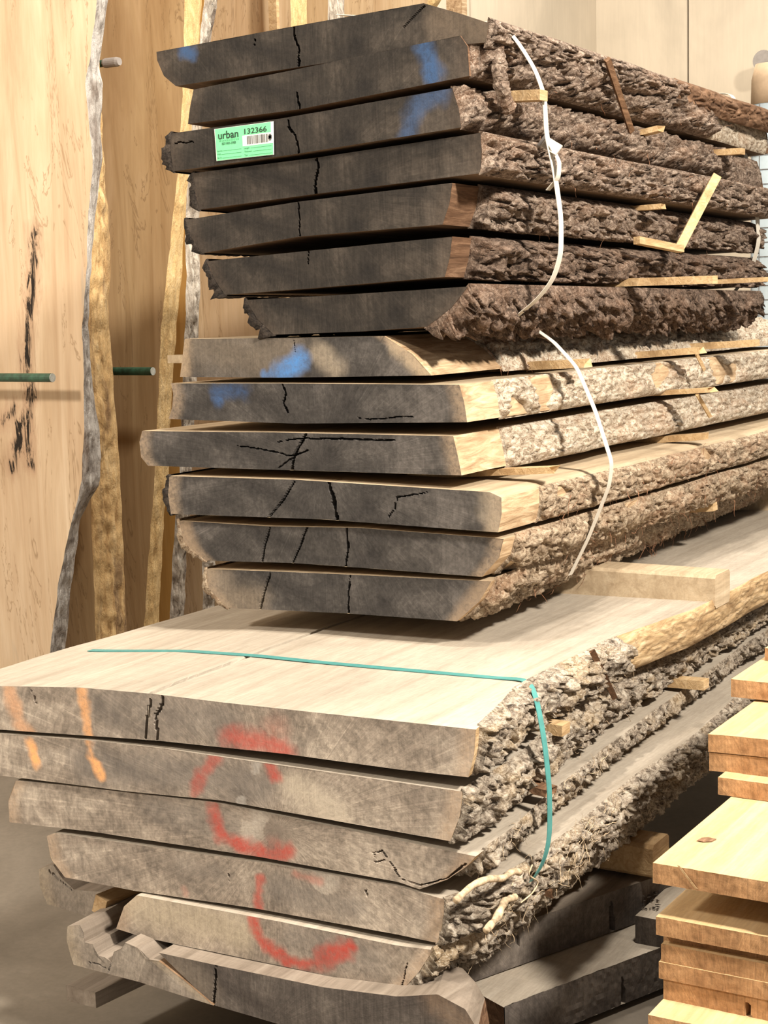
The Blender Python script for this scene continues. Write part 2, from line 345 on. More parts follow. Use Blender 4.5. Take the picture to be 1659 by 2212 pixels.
# ------------------------------------------------------------------ live-edge slab
YM, YB = 2.668, 2.151
BLUE, RED, ORANGE = (.035, .075, .165), (.46, .06, .042), (.85, .42, .17)
def slab(label, Y, top, bot, left=None, right=None, L=2.2, mats=('end_m', 'sawn_m', 'sap_m'), dz=0.0, wR=None, wL=None, pith=(650, 1000),
         cracks=(), paint=(), stain=(), bark=None, barkL=None, N=260, K=40, sapw=.035, nr=26, name='live_edge_slab', group=None, sag=0, topcracks=(), shell=(44, 8)):
    U = lambda pts: np.array([[onY(*p, Y)[0], onY(*p, Y)[2]] for p in pts])
    T = U(top); B = U(bot)
    Lf = U([top[0]]+list(left or [])+[bot[0]]); Rf = U([top[-1]]+list(right or [])+[bot[-1]])
    def patch(n, k):
        t, b, l, r = resample(T, n), resample(B, n), resample(Lf, k), resample(Rf, k)
        u = np.linspace(0, 1, n)[:, None, None]; v = np.linspace(0, 1, k)[None, :, None]
        return (1-v)*t[:, None] + v*b[:, None] + (1-u)*l[None] + u*r[None] - ((1-u)*(1-v)*t[0] + u*(1-v)*t[-1] + (1-u)*v*b[0] + u*v*b[-1])
    zmin = min(B[:, 1]); org = np.array([(T[0, 0]+T[-1, 0])/2, Y, zmin])
    root = thing(name, org, label, 'wood slab', group)
    x0, x1 = min(T[0, 0], B[0, 0]), max(T[-1, 0], B[-1, 0])
    sd = (sum(map(ord, label)) % 997)*.37
    # front end grain
    G = patch(N, K); X, Z = G[..., 0], G[..., 1]
    Yv = Y + .0010*fbm(X*9, Z*12, sd, 2)
    dep = np.zeros_like(X)
    for cr in cracks:
        pts, w, d = U(cr[0]), cr[1]*.68, cr[2]
        wob = .0020*fbm(X*70, Z*70, sd+3, 3)
        dd, fr = segdist(X+wob, Z+wob, pts); ww = w*(.8+.35*perlin(fr*5, sd, 1.5))*np.minimum(1, .45+2.2*fr)
        dep = np.maximum(dep, d*(1-sstep(ww*.55, ww*1.15, dd)))
    Yv = Yv + dep
    V = np.stack([X, Yv, Z], -1).reshape(-1, 3)
    pxz = U([pith])[0]; ppx = U([(pith[0], pith[1])])[0]
    board_V = [V]; board_F = [gridfaces(N, K)]; midx = [np.zeros((N-1)*(K-1), int)]
    # shell
    nt_, ks = shell; S = patch(nt_, ks)
    loop = [S[i, 0] for i in range(nt_)] + [S[-1, j] for j in range(1, ks)] + [S[i, -1] for i in range(nt_-2, -1, -1)] + [S[0, j] for j in range(ks-2, 0, -1)]
    loop = np.array(loop); n = len(loop); kind = np.array([1]*(nt_-1) + [2]*(ks-1) + [1]*(nt_-1) + [2]*(ks-1))
    ys = np.linspace(0, 1, nr)**1.15*L
    wr = lambda y: np.interp(y, [p[0] for p in wR], [p[1] for p in wR]) if wR else 0*y
    wl_ = lambda y: np.interp(y, [p[0] for p in wL], [p[1] for p in wL]) if wL else 0*y
    edge_noise = lambda y, s: .010*fbm(y*2.3, sd, s, 3)*sstep(0, .15, y)
    def deform(x, z, y):
        g = np.clip((x-x0)/(x1-x0), 0, 1)
        return x + g*(wr(y)+edge_noise(y, 1.7)) + (1-g)*(wl_(y)+edge_noise(y, 5.1)), z + dz*y + sag*np.sin(np.pi*np.clip(y/L, 0, 1))
    RV = []
    for y in ys:
        xx, zz = deform(loop[:, 0], loop[:, 1], np.full(n, y)); RV.append(np.stack([xx, np.full(n, Y+y), zz], -1))
    off = N*K; RV = np.concatenate(RV)
    tm = np.tile(np.arange(n) < nt_, nr)
    for pts, w0, w1, d in topcracks:
        dd, fr = segdist(RV[:, 0]+.004*fbm(RV[:, 1]*14, RV[:, 0]*3, sd, 3), RV[:, 1], np.array(pts)); ww = w0+(w1-w0)*fr
        RV[:, 2] -= np.where(tm, d*(1-sstep(ww*.5, ww*1.1, dd)), 0)
    i = np.arange(nr-1)[:, None]*n; j = np.arange(n)[None, :]
    q = np.stack([i+j, i+(j+1) % n, i+n+(j+1) % n, i+n+j], -1).reshape(-1, 4)[:, ::-1] + off
    board_V.append(RV); board_F.append(q); midx.append(np.tile(kind, nr-1))
    # back cap as strips
    S2x, S2z = deform(S[..., 0], S[..., 1], np.full(S.shape[:2], L)); off2 = off + len(RV)
    board_V.append(np.stack([S2x, np.full(S2x.shape, Y+L), S2z], -1).reshape(-1, 3)); board_F.append(gridfaces(nt_, ks, off2, True)); midx.append(np.zeros((nt_-1)*(ks-1), int))
    AV = np.concatenate(board_V); o = mesh_obj('board', AV, np.concatenate(board_F), mats, root, org, np.concatenate(midx))
    me = o.data; nv = len(AV)
    x_, z_ = AV[:, 0], AV[:, 2]
    pol = np.zeros((nv, 3), np.float32); pol[:, 0] = np.hypot(x_-pxz[0], z_-pxz[1]) + .012*fbm(x_*9, z_*9, sd, 2); pol[:, 1] = np.arctan2(z_-pxz[1], x_-pxz[0])*3; pol[:, 2] = sd
    a = me.attributes.new('polar', 'FLOAT_VECTOR', 'POINT'); a.data.foreach_set('vector', pol.ravel())
    u = np.zeros(nv); uu = np.repeat(np.linspace(0, 1, N), K); w = (x1-x0)
    s = np.zeros(nv); s[:N*K] = np.maximum(1-sstep(.2, 1.2, uu*w/sapw), 1-sstep(.2, 1.2, (1-uu)*w/sapw))
    a = me.attributes.new('sap', 'FLOAT', 'POINT'); a.data.foreach_set('value', s.astype(np.float32))
    for nm, items in (('paint', paint), ('stain', stain)):
        C = np.zeros((nv, 4), np.float32)
        for pts, wd, col, al in items:
            pu = U(pts) if len(pts) > 1 else U([pts[0], (pts[0][0]+1, pts[0][1])])
            x2, z2 = x_[:N*K], z_[:N*K]
            wob = .012*fbm(x2*30, z2*30, sd+9, 3)
            dd, _ = segdist(x2, z2, pu); wm = wd*mpx(onY(*pts[0], Y))
            f = al*(1-sstep(.15, 1.45, (dd+wob*.8)/wm))
            C[:N*K, :3] = np.where((f > C[:N*K, 3])[:, None], col, C[:N*K, :3]); C[:N*K, 3] = np.maximum(C[:N*K, 3], f)
        a = me.attributes.new(nm, 'FLOAT_COLOR', 'POINT'); a.data.foreach_set('color', C.ravel())
    # bark
    def bark_strip(side, mat, y0=0.0, y1=None, th=.018, amp=.010, fl=1.0, step=.0038, miss=0.0, kh=32, seed=0.0, front=True, lip=.05, fy=.7):
        y1 = min(y1 if y1 is not None else L-.02, L-.01)
        prof = resample(Rf if side > 0 else Lf, kh)
        a = np.linspace(-lip, 1+lip, kh); prof = prof + (np.clip(a, 0, 1)*0)[:, None]
        dv = (prof[-1]-prof[0]); prof[:, :] = prof + np.outer(a-np.linspace(0, 1, kh), dv)
        tn = np.gradient(prof, axis=0); tn /= np.linalg.norm(tn, axis=1)[:, None]
        nrm = np.stack([-tn[:, 1], tn[:, 0]], -1)*side
        if nrm[kh//2, 0]*side < 0: nrm = -nrm
        # rings get coarser with distance
        m = int((y1-y0)/step*.72); t = np.linspace(0, 1, m); yy = y0 + (y1-y0)*(t*.62 + .38*t*t)
        ragged = 0
        Yg = np.repeat(yy[:, None], kh, 1); A = np.repeat(a[None], m, 0); hgt = np.linalg.norm(dv)
        sx = A*hgt; se = sd + seed
        d = fbm(Yg*11, sx*22, se, 3)*1.0
        pl = np.abs(fbm(Yg*26*fy + .8*perlin(Yg*20, sx*30, se), sx*40, se+4, 3))
        plate = sstep(.02, .34, pl)                        # flat plates parted by narrow fissures
        fin = fbm(Yg*70*fy, sx*110, se+8, 4)
        D = th*(.8+.35*d) + amp*(1.15*plate-.75)*fl + amp*.5*fin
        D = np.maximum(D, .15*th)
        edge = np.clip(np.minimum(A+lip, 1+lip-A)/(.16+lip), 0, 1)**.6
        D = D*edge - .003*(1-edge)
        if miss:
            mk = sstep(.0, .12, fbm(Yg*4.2, sx*9, se+20, 3) + (1-2*miss)*.9); D = D*mk - .004*(1-mk)
        if y0 > .005:
            yo = y0 + .02*fbm(sx*25, se, 0*sx+2, 2); D = D*sstep(0, .012, Yg-yo) - .003*(1-sstep(0, .012, Yg-yo))
        D[-1] = -.004
        if front: D[0] = np.maximum(D[0], .5*th*edge[0])
        px = prof[None, :, 0] + 0*Yg; pz = prof[None, :, 1] + 0*Yg
        bx, bz = deform(px, pz, Yg); jy = .003*fbm(Yg*60, sx*60, se+30, 2)
        VV = np.stack([bx + nrm[None, :, 0]*D, Y + Yg + jy - (.002 if y0 <= .005 else 0), bz + nrm[None, :, 1]*D], -1)
        cap = np.stack([prof[:, 0] - nrm[:, 0]*.004, np.full(kh, Y+y0+.001), prof[:, 1] - nrm[:, 1]*.004], -1)
        if y0 > .005:
            cx, cz = deform(prof[:, 0], prof[:, 1], np.full(kh, y0)); cap = np.stack([cx-nrm[:, 0]*.004, np.full(kh, Y+y0), cz-nrm[:, 1]*.004], -1)
        VV = np.concatenate([cap[None], VV])
        return mesh_obj('bark', VV.reshape(-1, 3), gridfaces(m+1, kh, 0, side < 0), mat, root, org, None, True)
    for bb in (bark or []): bark_strip(1, **bb)
    for bb in (barkL or []): bark_strip(-1, **bb)
    root['zt'] = 0.0; del root['zt']
    return dict(root=root, org=org, T=T, B=B, Y=Y, deform=deform, Rf=Rf, L=L, sd=sd)

# ---- upper stack: seven blackened slabs
UG, MG, LG = 'slabs of the upper stack', 'slabs of the middle stack', 'slabs of the lower stack'
kt = dict(L=1.75, mats=('end_t', 'sawn_t', 'sap_t'), dz=-.021, pith=(650, 420), group=UG)
T = []
bt = lambda **k: dict(dict(mat='bark_t', th=.026, amp=.017), **k)
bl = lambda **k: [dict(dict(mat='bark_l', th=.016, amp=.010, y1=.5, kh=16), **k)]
T.append(slab('topmost blackened slab of the upper stack, small blue spot at its left end', YM,
    [(338, 112), (633, 57), (915, 7), (990, 28), (1056, 50)], [(380, 186), (560, 158), (724, 133), (1000, 96), (1050, 92)], left=[(339, 130), (354, 164)],
    cracks=[([(634, 55), (637, 85), (645, 105), (645, 142)], .0035, .03), ([(553, 75), (549, 98)], .0016, .01), ([(920, 10), (870, 60)], .002, .006)],
    paint=[([(400, 106), (412, 114)], 17, BLUE, .9)], stain=[([(955, 45), (1040, 62)], 50, (.13, .095, .065), .6)],
    bark=[bt(th=.016, amp=.016, y0=.0, y1=1.0, lip=.3), bt(mat='sap_t', y0=.92, th=.010, amp=.006, seed=5, lip=.35)], **kt))
T.append(slab('second slab of the upper stack, wide blue streak near its right corner', YM-.004,
    [(418, 193), (590, 160), (724, 132), (994, 77)], [(406, 268), (647, 236), (1014, 164)], left=[(411, 230)], right=[(1010, 100)],
    cracks=[([(641, 196), (644, 220), (648, 236)], .003, .025)], paint=[([(918, 105), (926, 132), (938, 168)], 25, BLUE, .95)],
    bark=[bt(y0=.006, y1=1.25, th=.042), bt(y0=1.2, th=.008, amp=.003, mat='bark_m')], **kt))
T.append(slab('slab of the upper stack that carries the green tag', YM-.012,
    [(371, 288), (500, 270), (613, 255), (977, 190)], [(375, 370), (637, 333), (997, 275)], left=[(369, 330)], right=[(991, 235)],
    cracks=[([(621, 256), (626, 278), (643, 304), (644, 333)], .0035, .03), ([(372, 309), (418, 307)], .0016, .01)],
    paint=[([(955, 198), (905, 222), (890, 255), (880, 285)], 27, BLUE, .6)],
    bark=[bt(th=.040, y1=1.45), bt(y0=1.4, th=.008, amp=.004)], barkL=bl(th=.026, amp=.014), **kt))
T.append(slab('slab right under the green-tagged slab, split by a dark crack in its middle', YM,
    [(418, 374), (686, 340), (1038, 287)], [(430, 453), (681, 419), (1038, 374)], left=[(422, 410)], right=[(1041, 330)],
    cracks=[([(684, 338), (686, 365), (680, 395), (681, 420)], .0045, .04)],
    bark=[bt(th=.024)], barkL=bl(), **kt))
T.append(slab('third slab from the bottom of the upper stack, bare brown wood at its right corner', YM-.004,
    [(401, 475), (642, 436), (977, 395)], [(437, 547), (647, 511), (956, 485)], left=[(415, 515)], right=[(971, 440)],
    cracks=[([(644, 436), (646, 470), (647, 511)], .0024, .02)], bark=[bt(y0=.105, th=.050)], barkL=bl(), **kt))
T.append(slab('second slab from the bottom of the upper stack, dark bark clump at its left end', YM-.002,
    [(447, 564), (782, 530), (977, 511)], [(486, 637), (657, 624), (961, 598)], left=[(462, 600)], right=[(972, 555)],
    cracks=[([(666, 541), (665, 570)], .0016, .01)], bark=[bt(mat='bark_t2', y0=.075, th=.048, amp=.02)], barkL=bl(th=.022, amp=.015), **kt))
T.append(slab('lowest slab of the upper stack, both ends cut back at a slant', YM+.004,
    [(531, 648), (780, 634), (1011, 619)], [(592, 723), (780, 716), (922, 706)], left=[(556, 688)], right=[(975, 665)],
    bark=[bt(mat='bark_t2', y0=.0, th=.044, amp=.022)], barkL=bl(th=.022, amp=.014), **kt))

# ---- middle stack: six grey slabs
km = dict(L=2.25, dz=-.011, pith=(690, 1010), group=MG)
PALE = (.34, .28, .21)
bm = lambda **k: dict(dict(mat='bark_m', th=.012, amp=.007), **k)
Mi = []
Mi.append(slab('top slab of the middle stack, blue paint fan and a pale curved right end', YM+.006,
    [(399, 732), (620, 730), (830, 726)], [(389, 814), (600, 816), (932, 811)], left=[(394, 772)], right=[(890, 764)],
    cracks=[([(634, 730), (637, 760)], .0012, .006)], paint=[([(648, 780), (610, 808)], 28, (.065, .18, .42), 1.0), ([(590, 806), (570, 812)], 10, (.065, .18, .42), .7)],
    stain=[([(440, 750), (560, 770), (620, 760)], 60, (.20, .16, .12), .6), ([(690, 760), (720, 790)], 32, PALE, .7), ([(860, 750), (920, 808)], 24, (.40, .31, .21), .8), ([(395, 735), (392, 812)], 24, (.30, .225, .15), .8)],
    bark=[bm(y0=.30, th=.014, miss=.12)], **km))
Mi.append(slab('second slab of the middle stack, faint blue paint at its upper left', YM-.006,
    [(369, 828), (606, 828), (992, 831)], [(364, 905), (636, 915), (1009, 912)], left=[(374, 850), (372, 880)], right=[(1003, 870)],
    cracks=[([(609, 830), (618, 850), (612, 870), (622, 890)], .004, .03), ([(772, 902), (800, 906), (892, 900)], .0016, .012)],
    paint=[([(470, 845), (530, 846)], 20, (.03, .065, .15), .8), ([(470, 866)], 18, (.04, .09, .21), .8)],
    bark=[bm(y0=.13, th=.013, miss=.25)], **km))
Mi.append(slab('third slab of the middle stack, reaching furthest left, star of cracks at its heart', YM-.01,
    [(307, 931), (596, 934), (979, 942)], [(320, 1006), (636, 1016), (997, 1027)], left=[(301, 955), (305, 988)], right=[(989, 985)],
    cracks=[([(662, 935), (648, 960), (634, 985), (630, 1016)], .005, .035), ([(600, 955), (632, 948), (740, 948), (850, 952)], .0026, .012),
            ([(510, 962), (590, 975), (634, 986), (665, 972)], .002, .015), ([(600, 1012), (634, 986)], .002, .012)],
    bark=[bm(y0=.19, th=.014, miss=.12)], **km))
Mi.append(slab('fourth slab of the middle stack, split right through by one wide crack', YM-.016,
    [(366, 1028), (636, 1036), (1058, 1063), (1083, 1075)], [(369, 1110), (700, 1122), (1076, 1150)], left=[(363, 1068)], right=[(1084, 1110)],
    cracks=[([(708, 1038), (716, 1062), (722, 1090), (728, 1123)], .006, .05), ([(636, 1040), (612, 1080), (580, 1118)], .0028, .015),
            ([(928, 1063), (858, 1074), (852, 1100), (838, 1118)], .0018, .012)],
    stain=[([(1060, 1070), (1070, 1145)], 34, (.33, .27, .20), .75)],
    bark=[bm(mat='bark_m2', y0=.16, th=.015, miss=.12)], barkL=bl(th=.014), **km))
Mi.append(slab('fifth slab of the middle stack, rounded bark-edged left end', YM-.004,
    [(386, 1125), (581, 1137), (774, 1140), (1088, 1164)], [(443, 1211), (631, 1216), (774, 1226), (1041, 1246)], left=[(398, 1172)], right=[(1078, 1205)],
    cracks=[([(664, 1137), (648, 1180), (632, 1217)], .003, .03), ([(750, 1139), (752, 1180), (747, 1226)], .003, .03), ([(584, 1137), (572, 1180), (566, 1212)], .004, .008)],
    stain=[([(400, 1140), (420, 1190)], 22, (.25, .18, .12), .7)],
    bark=[bm(mat='bark_m2', y0=.05, th=.017, amp=.010, miss=.08)], barkL=bl(mat='bark_m2', th=.01), **km))
Mi.append(slab('lowest slab of the middle stack, slanted ends over the bright top face', YM+.0,
    [(446, 1229), (586, 1234), (754, 1241), (1061, 1256)], [(490, 1313), (750, 1325), (987, 1342)], left=[(448, 1268)], right=[(1035, 1300)],
    cracks=[([(757, 1240), (753, 1280), (752, 1326)], .003, .03), ([(585, 1235), (572, 1275), (562, 1316)], .004, .008)],
    stain=[([(470, 1245), (500, 1300), (550, 1300)], 45, (.24, .19, .14), .65), ([(1050, 1262), (990, 1335)], 24, (.22, .16, .11), .7)],
    bark=[bm(mat='bark_m2', y0=.02, th=.018, amp=.011)], barkL=bl(mat='bark_m2', th=.01), wR=[(0, 0), (.6, -.03), (2.2, -.12)], **km))

# ---- lower stack: five tan slabs
kb = dict(mats=('end_b', 'sawn_b', 'sap_b'), pith=(600, 1790), group=LG)
bb = lambda **k: dict(dict(mat='bark_b', th=.020, amp=.014), **k)
B = []
GREY = (.135, .122, .113)
B.append(slab('top slab of the lower stack, bright bare top face crossed by the teal strap', YB,
    [(-110, 1478), (0, 1482), (171, 1485), (332, 1499), (477, 1517), (700, 1541), (1028, 1576)], [(-110, 1568), (0, 1576), (342, 1600), (612, 1628), (860, 1662), (1012, 1679)], right=[(1024, 1630)], L=2.9,
    cracks=[([(329, 1500), (318, 1550), (313, 1594)], .0035, .03), ([(353, 1500), (347, 1530), (336, 1545), (340, 1600)], .004, .03), ([(402, 1510), (403, 1524)], .001, .005), ([(66, 1486), (80, 1525)], .002, .005)],
    paint=[([(20, 1490), (42, 1560), (66, 1580)], 20, (.72, .38, .20), .6), ([(178, 1496), (186, 1560), (192, 1585)], 13, ORANGE, .75),
           ([(500, 1598), (560, 1600), (610, 1622)], 32, RED, .75), ([(590, 1580)], 40, (.48, .16, .11), .35)],
    stain=[([(230, 1530), (480, 1560)], 62, GREY, .6), ([(640, 1620), (680, 1580)], 14, (.12, .10, .085), .6)],
    wR=[(0, 0), (.10, -.02), (.25, -.056), (.64, -.063), (1.0, -.012), (1.5, -.016), (2.9, -.03)],
    bark=[bb(y0=.02, y1=.62, th=.03, amp=.018), bb(y0=.16, y1=.70, th=.036, amp=.02, seed=3), bb(mat='sap_b', y0=.62, th=.005, amp=.0022)], N=300, K=34, shell=(460, 8), nr=90,
    topcracks=[([(-1.782, 2.15), (-1.79, 2.4), (-1.795, 2.72), (-1.79, 3.4)], .0055, .0028, .05)], **kb))
B.append(slab('second slab of the lower stack, two orange paint strokes and a red arc', YB+.0,
    [(-60, 1582), (0, 1585), (207, 1600), (363, 1618), (860, 1690), (999, 1710)], [(-60, 1668), (0, 1675), (290, 1711), (477, 1729), (860, 1797), (973, 1817)], right=[(994, 1760)], L=2.9,
    paint=[([(62, 1602), (78, 1640)], 15, ORANGE, .95), ([(192, 1606), (202, 1645), (220, 1678)], 13, ORANGE, .95),
           ([(470, 1640), (440, 1665), (414, 1715)], 17, RED, .6), ([(578, 1652), (592, 1672)], 17, RED, .8)],
    stain=[([(180, 1650), (400, 1670), (560, 1700)], 48, GREY, .7), ([(640, 1700), (720, 1760)], 44, (.50, .43, .34), .9), ([(560, 1650), (520, 1730)], 14, (.42, .40, .37), .6)],
    cracks=[([(700, 1770), (720, 1776)], .001, .005)],
    wR=[(0, 0), (.2, .0), (.5, -.045), (.75, -.066), (1.8, -.085)], bark=[bb(y0=.0, th=.024)], N=300, K=34, **kb))
B.append(slab('middle slab of the lower stack, red paint curve and a scar at lower right', YB+.004,
    [(34, 1686), (140, 1696), (467, 1733), (860, 1815), (1028, 1850)], [(21, 1776), (202, 1797), (560, 1851), (860, 1905), (906, 1921), (966, 1900)], left=[(18, 1730)], right=[(1008, 1872)], L=2.9,
    cracks=[([(826, 1840), (848, 1870), (868, 1900), (910, 1912), (965, 1898), (1005, 1866)], .0018, .014), ([(830, 1858), (812, 1862), (808, 1842), (826, 1838)], .0014, .008)],
    paint=[([(462, 1755), (478, 1800), (530, 1832), (590, 1845), (622, 1838)], 20, RED, .85), ([(600, 1840)], 30, RED, .8)],
    stain=[([(330, 1740), (500, 1790)], 40, GREY, .5), ([(580, 1790), (610, 1815)], 26, (.15, .12, .10), .55), ([(560, 1770), (540, 1800)], 30, (.48, .43, .37), .7)],
    wR=[(0, 0), (.33, -.024), (.63, -.057), (1.1, -.079), (1.8, -.108)], bark=[bb(y0=.03, th=.020)], N=300, K=34, **kb))
B.append(slab('fourth slab of the lower stack, a red stroke crossing its middle', YB+.006,
    [(101, 1806), (119, 1799), (570, 1864), (860, 1914), (960, 1943)], [(140, 1895), (290, 1924), (550, 1962), (860, 2019), (945, 2037)], left=[(110, 1855)], right=[(957, 1990)], L=2.9,
    cracks=[([(492, 1876), (498, 1908)], .0012, .008), ([(790, 1918), (794, 1936)], .0018, .01)],
    paint=[([(562, 1898), (556, 1935), (560, 1962)], 13, RED, .75), ([(640, 1888), (690, 1900)], 13, (.50, .13, .09), .45), ([(402, 1930)], 12, (.50, .2, .15), .35)],
    stain=[([(390, 1870), (470, 1890)], 28, (.17, .145, .125), .6), ([(600, 1920), (760, 1960)], 38, GREY, .6), ([(700, 1910)], 40, (.47, .42, .36), .7)],
    wR=[(0, 0), (.1, .04), (.27, .05), (.55, .036), (.9, .032), (1.4, .004), (2.9, -.03)], bark=[bb(y0=.0, th=.022, amp=.016)], N=300, K=34, **kb))
B.append(slab('lowest narrow slab of the lower stack, pale left half and a red hook', YB-.006,
    [(295, 1934), (600, 1990), (860, 2043), (935, 2052)], [(251, 2006), (311, 2025), (600, 2085), (860, 2139), (867, 2140)], left=[(268, 1958)], right=[(905, 2100)], L=2.9,
    cracks=[([(880, 2080), (868, 2130)], .0018, .01)],
    paint=[([(545, 1985), (556, 2025), (590, 2060), (650, 2084), (700, 2076), (752, 2044)], 17, RED, .9), ([(690, 2072), (744, 2050)], 24, RED, .9)],
    stain=[([(300, 1960), (520, 2010)], 50, (.50, .42, .31), .85), ([(640, 2030), (800, 2070)], 45, GREY, .5)],
    wR=[(0, 0), (.15, .03), (.5, .02), (2.9, -.02)], bark=[bb(y0=.0, th=.022, amp=.016)], N=300, K=34, **kb))

# ------------------------------------------------------------------ timbers under the lower stack
M['end_g'] = mat_end('broken_grey_wood', (.17, .14, .115), (.27, .23, .19), (.38, .33, .28), (.40, .32, .22), (.3, .6), 200, .5)
M['sawn_br'] = mat_sawn('rotten_brown_wood', (.10, .055, .03), (.19, .115, .065), (.28, .18, .11))
YL = 2.10
slab('broken grey timber end at the lower left, torn open to brown wood', YL,
    [(146, 2001), (172, 1998), (180, 2014), (183, 2036), (200, 2040), (205, 2062), (226, 2068), (240, 2078), (246, 2056), (262, 2050), (270, 2036), (298, 2048), (316, 2072), (343, 2076)], [(159, 2084), (300, 2121), (461, 2172)], left=[(144, 2030), (152, 2062)], right=[(400, 2120)],
    L=1.2, mats=('end_g', 'sawn_d', 'sawn_br'), N=260, K=30, shell=(130, 8), wR=[(0, 0), (1.2, -.1)], cracks=[([(190, 2078), (230, 2090)], .002, .01), ([(240, 2080), (232, 2105)], .0015, .01)], name='broken_timber', group='timbers under the lower stack')
slab('dark split timber at the bottom edge beside the broken grey one', YL+.004,
    [(343, 2058), (467, 2085), (700, 2133), (860, 2153), (945, 2148), (1005, 2180), (1032, 2225)], [(461, 2171), (870, 2290), (1030, 2345)], right=[(1042, 2280)],
    L=1.2, mats=('end_d', 'sawn_d', 'sap_t'), N=240, K=34, wR=[(0, 0), (.12, -.05), (.3, -.36), (1.2, -.40)], pith=(560, 2230), cracks=[([(467, 2085), (466, 2120), (461, 2171)], .003, .03)],
    stain=[([(940, 2160), (1030, 2230)], 40, (.22, .15, .10), .7), ([(380, 2080), (440, 2130)], 45, (.22, .18, .14), .6)], name='split_timber', group='timbers under the lower stack')
slab('short broken offcut poking out left beneath the fourth lower slab', YB+.10,
    [(84, 1877), (114, 1867), (134, 1897), (160, 1922), (240, 1928)], [(102, 1953), (193, 1981), (222, 1970), (243, 1945)], left=[(86, 1915)],
    L=.6, mats=('end_g', 'sawn_d', 'sap_b'), N=120, K=24, cracks=[([(104, 1880), (122, 1896), (155, 1922)], .002, .012)], name='broken_offcut')
def vec(a): return np.asarray(a, float)
EX, EY, EZ = vec((1, 0, 0)), vec((0, 1, 0)), vec((0, 0, 1))
def endattrs(o, pith=(0, 0)):
    """end-grain attributes for plain boards (local coordinates)"""
    me = o.data; nv = len(me.vertices); co = np.zeros(nv*3, np.float32); me.vertices.foreach_get('co', co); co = co.reshape(-1, 3)
def board(name, label, cat, p0, size, ax=(EX, EY, EZ), mats=('end_r', 'sawn_r', 'sawn_r'), group=None, bevel=.0015, cup=0.0, nx=24, ny=10, cracks=(), pith=None, sd=0.0, kid=None, rough=.0012):
    """sawn board: p0 = front lower left corner, size = (width along ax0, length along ax1, thickness); gridded so faces and edges are slightly uneven"""
    ax = [vec(a)/np.linalg.norm(a) for a in ax]; w, l, t = size
    fx = np.linspace(0, 1, nx); V = []; F_ = []; mi = []
    def P(x, y, z): return p0 + ax[0]*x + ax[1]*y + ax[2]*z
    prof = [(x*w, t + cup*4*(x-.5)**2) for x in fx] + [(x*w, cup*4*(x-.5)**2) for x in fx[::-1]]
    n = len(prof); ysr = np.linspace(0, l, ny)
    for k, y in enumerate(ysr):
        for (x, z) in prof:
            e = rough*float(perlin(x*40+sd, y*9, z*40)); V.append(P(x+e, y, z+e*.6))
    for k in range(ny-1):
        for i in range(n):
            F_.append([k*n+i, (k+1)*n+i, (k+1)*n+(i+1) % n, k*n+(i+1) % n][::-1]); mi.append(2 if i in (nx-1, n-1) else 1)
    # front grid with cracks
    kz = 10; o0 = len(V); NX = max(nx*3, int(w/.004))
    for i in range(NX):
        x = w*i/(NX-1); c = cup*4*(x/w-.5)**2
        for j in range(kz):
            z = c + t*(1-j/(kz-1)); d = 0
            for (cx, cw, cz0, cz1) in cracks:
                if cz0 <= 1-j/(kz-1) <= cz1 and abs(x-cx) < cw*(1.15-(1-j/(kz-1))): d = .02
            V.append(P(x, d + rough*.5*float(perlin(x*90, z*90, sd)), z))
    F_ += gridfaces(NX, kz, o0).tolist(); mi += [0]*((NX-1)*(kz-1))
    o1 = (ny-1)*n
    for i in range(nx-1): F_.append([o1+i, o1+i+1, o1+n-2-i, o1+n-1-i][::-1]); mi.append(0)
    if kid is None:
        o = mesh_obj(name, V, F_, mats, None, p0, mi); tag(o, label, cat, group)
    else: o = mesh_obj(name, V, F_, mats, kid[0], kid[1], mi)
    me = o.data; nv = len(V); Lx = np.array([[(v-p0)@ax[0], (v-p0)@ax[2]] for v in V]); pz = pith or (w*.4, -.12)
    pol = np.zeros((nv, 3), np.float32); pol[:, 0] = np.hypot(Lx[:, 0]-pz[0], Lx[:, 1]-pz[1]); pol[:, 1] = np.arctan2(Lx[:, 1]-pz[1], Lx[:, 0]-pz[0])*3; pol[:, 2] = sd
    me.attributes.new('polar', 'FLOAT_VECTOR', 'POINT').data.foreach_set('vector', pol.ravel())
    for nm in ('paint', 'stain'): me.attributes.new(nm, 'FLOAT_COLOR', 'POINT').data.foreach_set('color', np.zeros(nv*4, np.float32))
    me.attributes.new('sap', 'FLOAT', 'POINT').data.foreach_set('value', np.zeros(nv, np.float32))
    return o
a17 = math.radians(22); DA = vec((math.sin(a17), math.cos(a17), 0)); DB = vec((-math.cos(a17), math.sin(a17), 0))
kd = dict(mats=('end_d', 'sawn_d', 'sap_t'), group='timbers under the lower stack')
p = onY(958, 2050, 2.46); p = vec((p[0], p[1], p[2]-.083))
board('dark_timber_slab', 'dark grey slab with a notched crack lying askew under the bark edge', 'wood slab', p, (.62, .34, .083), (DA, DB, EZ+DA*.0), sd=3, cracks=[(.43, .006, 0, .75), (.18, .0025, .5, 1)], nx=30, **kd)
zd = p[2]-.004
q = onZ(1090, 2174, zd); q = vec((q[0], q[1], zd-.085))
board('dark_timber_slab', 'lowest dark slab at the right, dusty top and splintered black end', 'wood slab', q, (.52, .40, .085), (DA, DB, EZ), sd=8, cracks=[(.30, .003, 0, 1), (.42, .004, .3, 1)], nx=30, rough=.004, group=kd['group'], mats=('end_d', 'sawn_b', 'sap_t'))
r = onZ(1372, 1978, .155); 
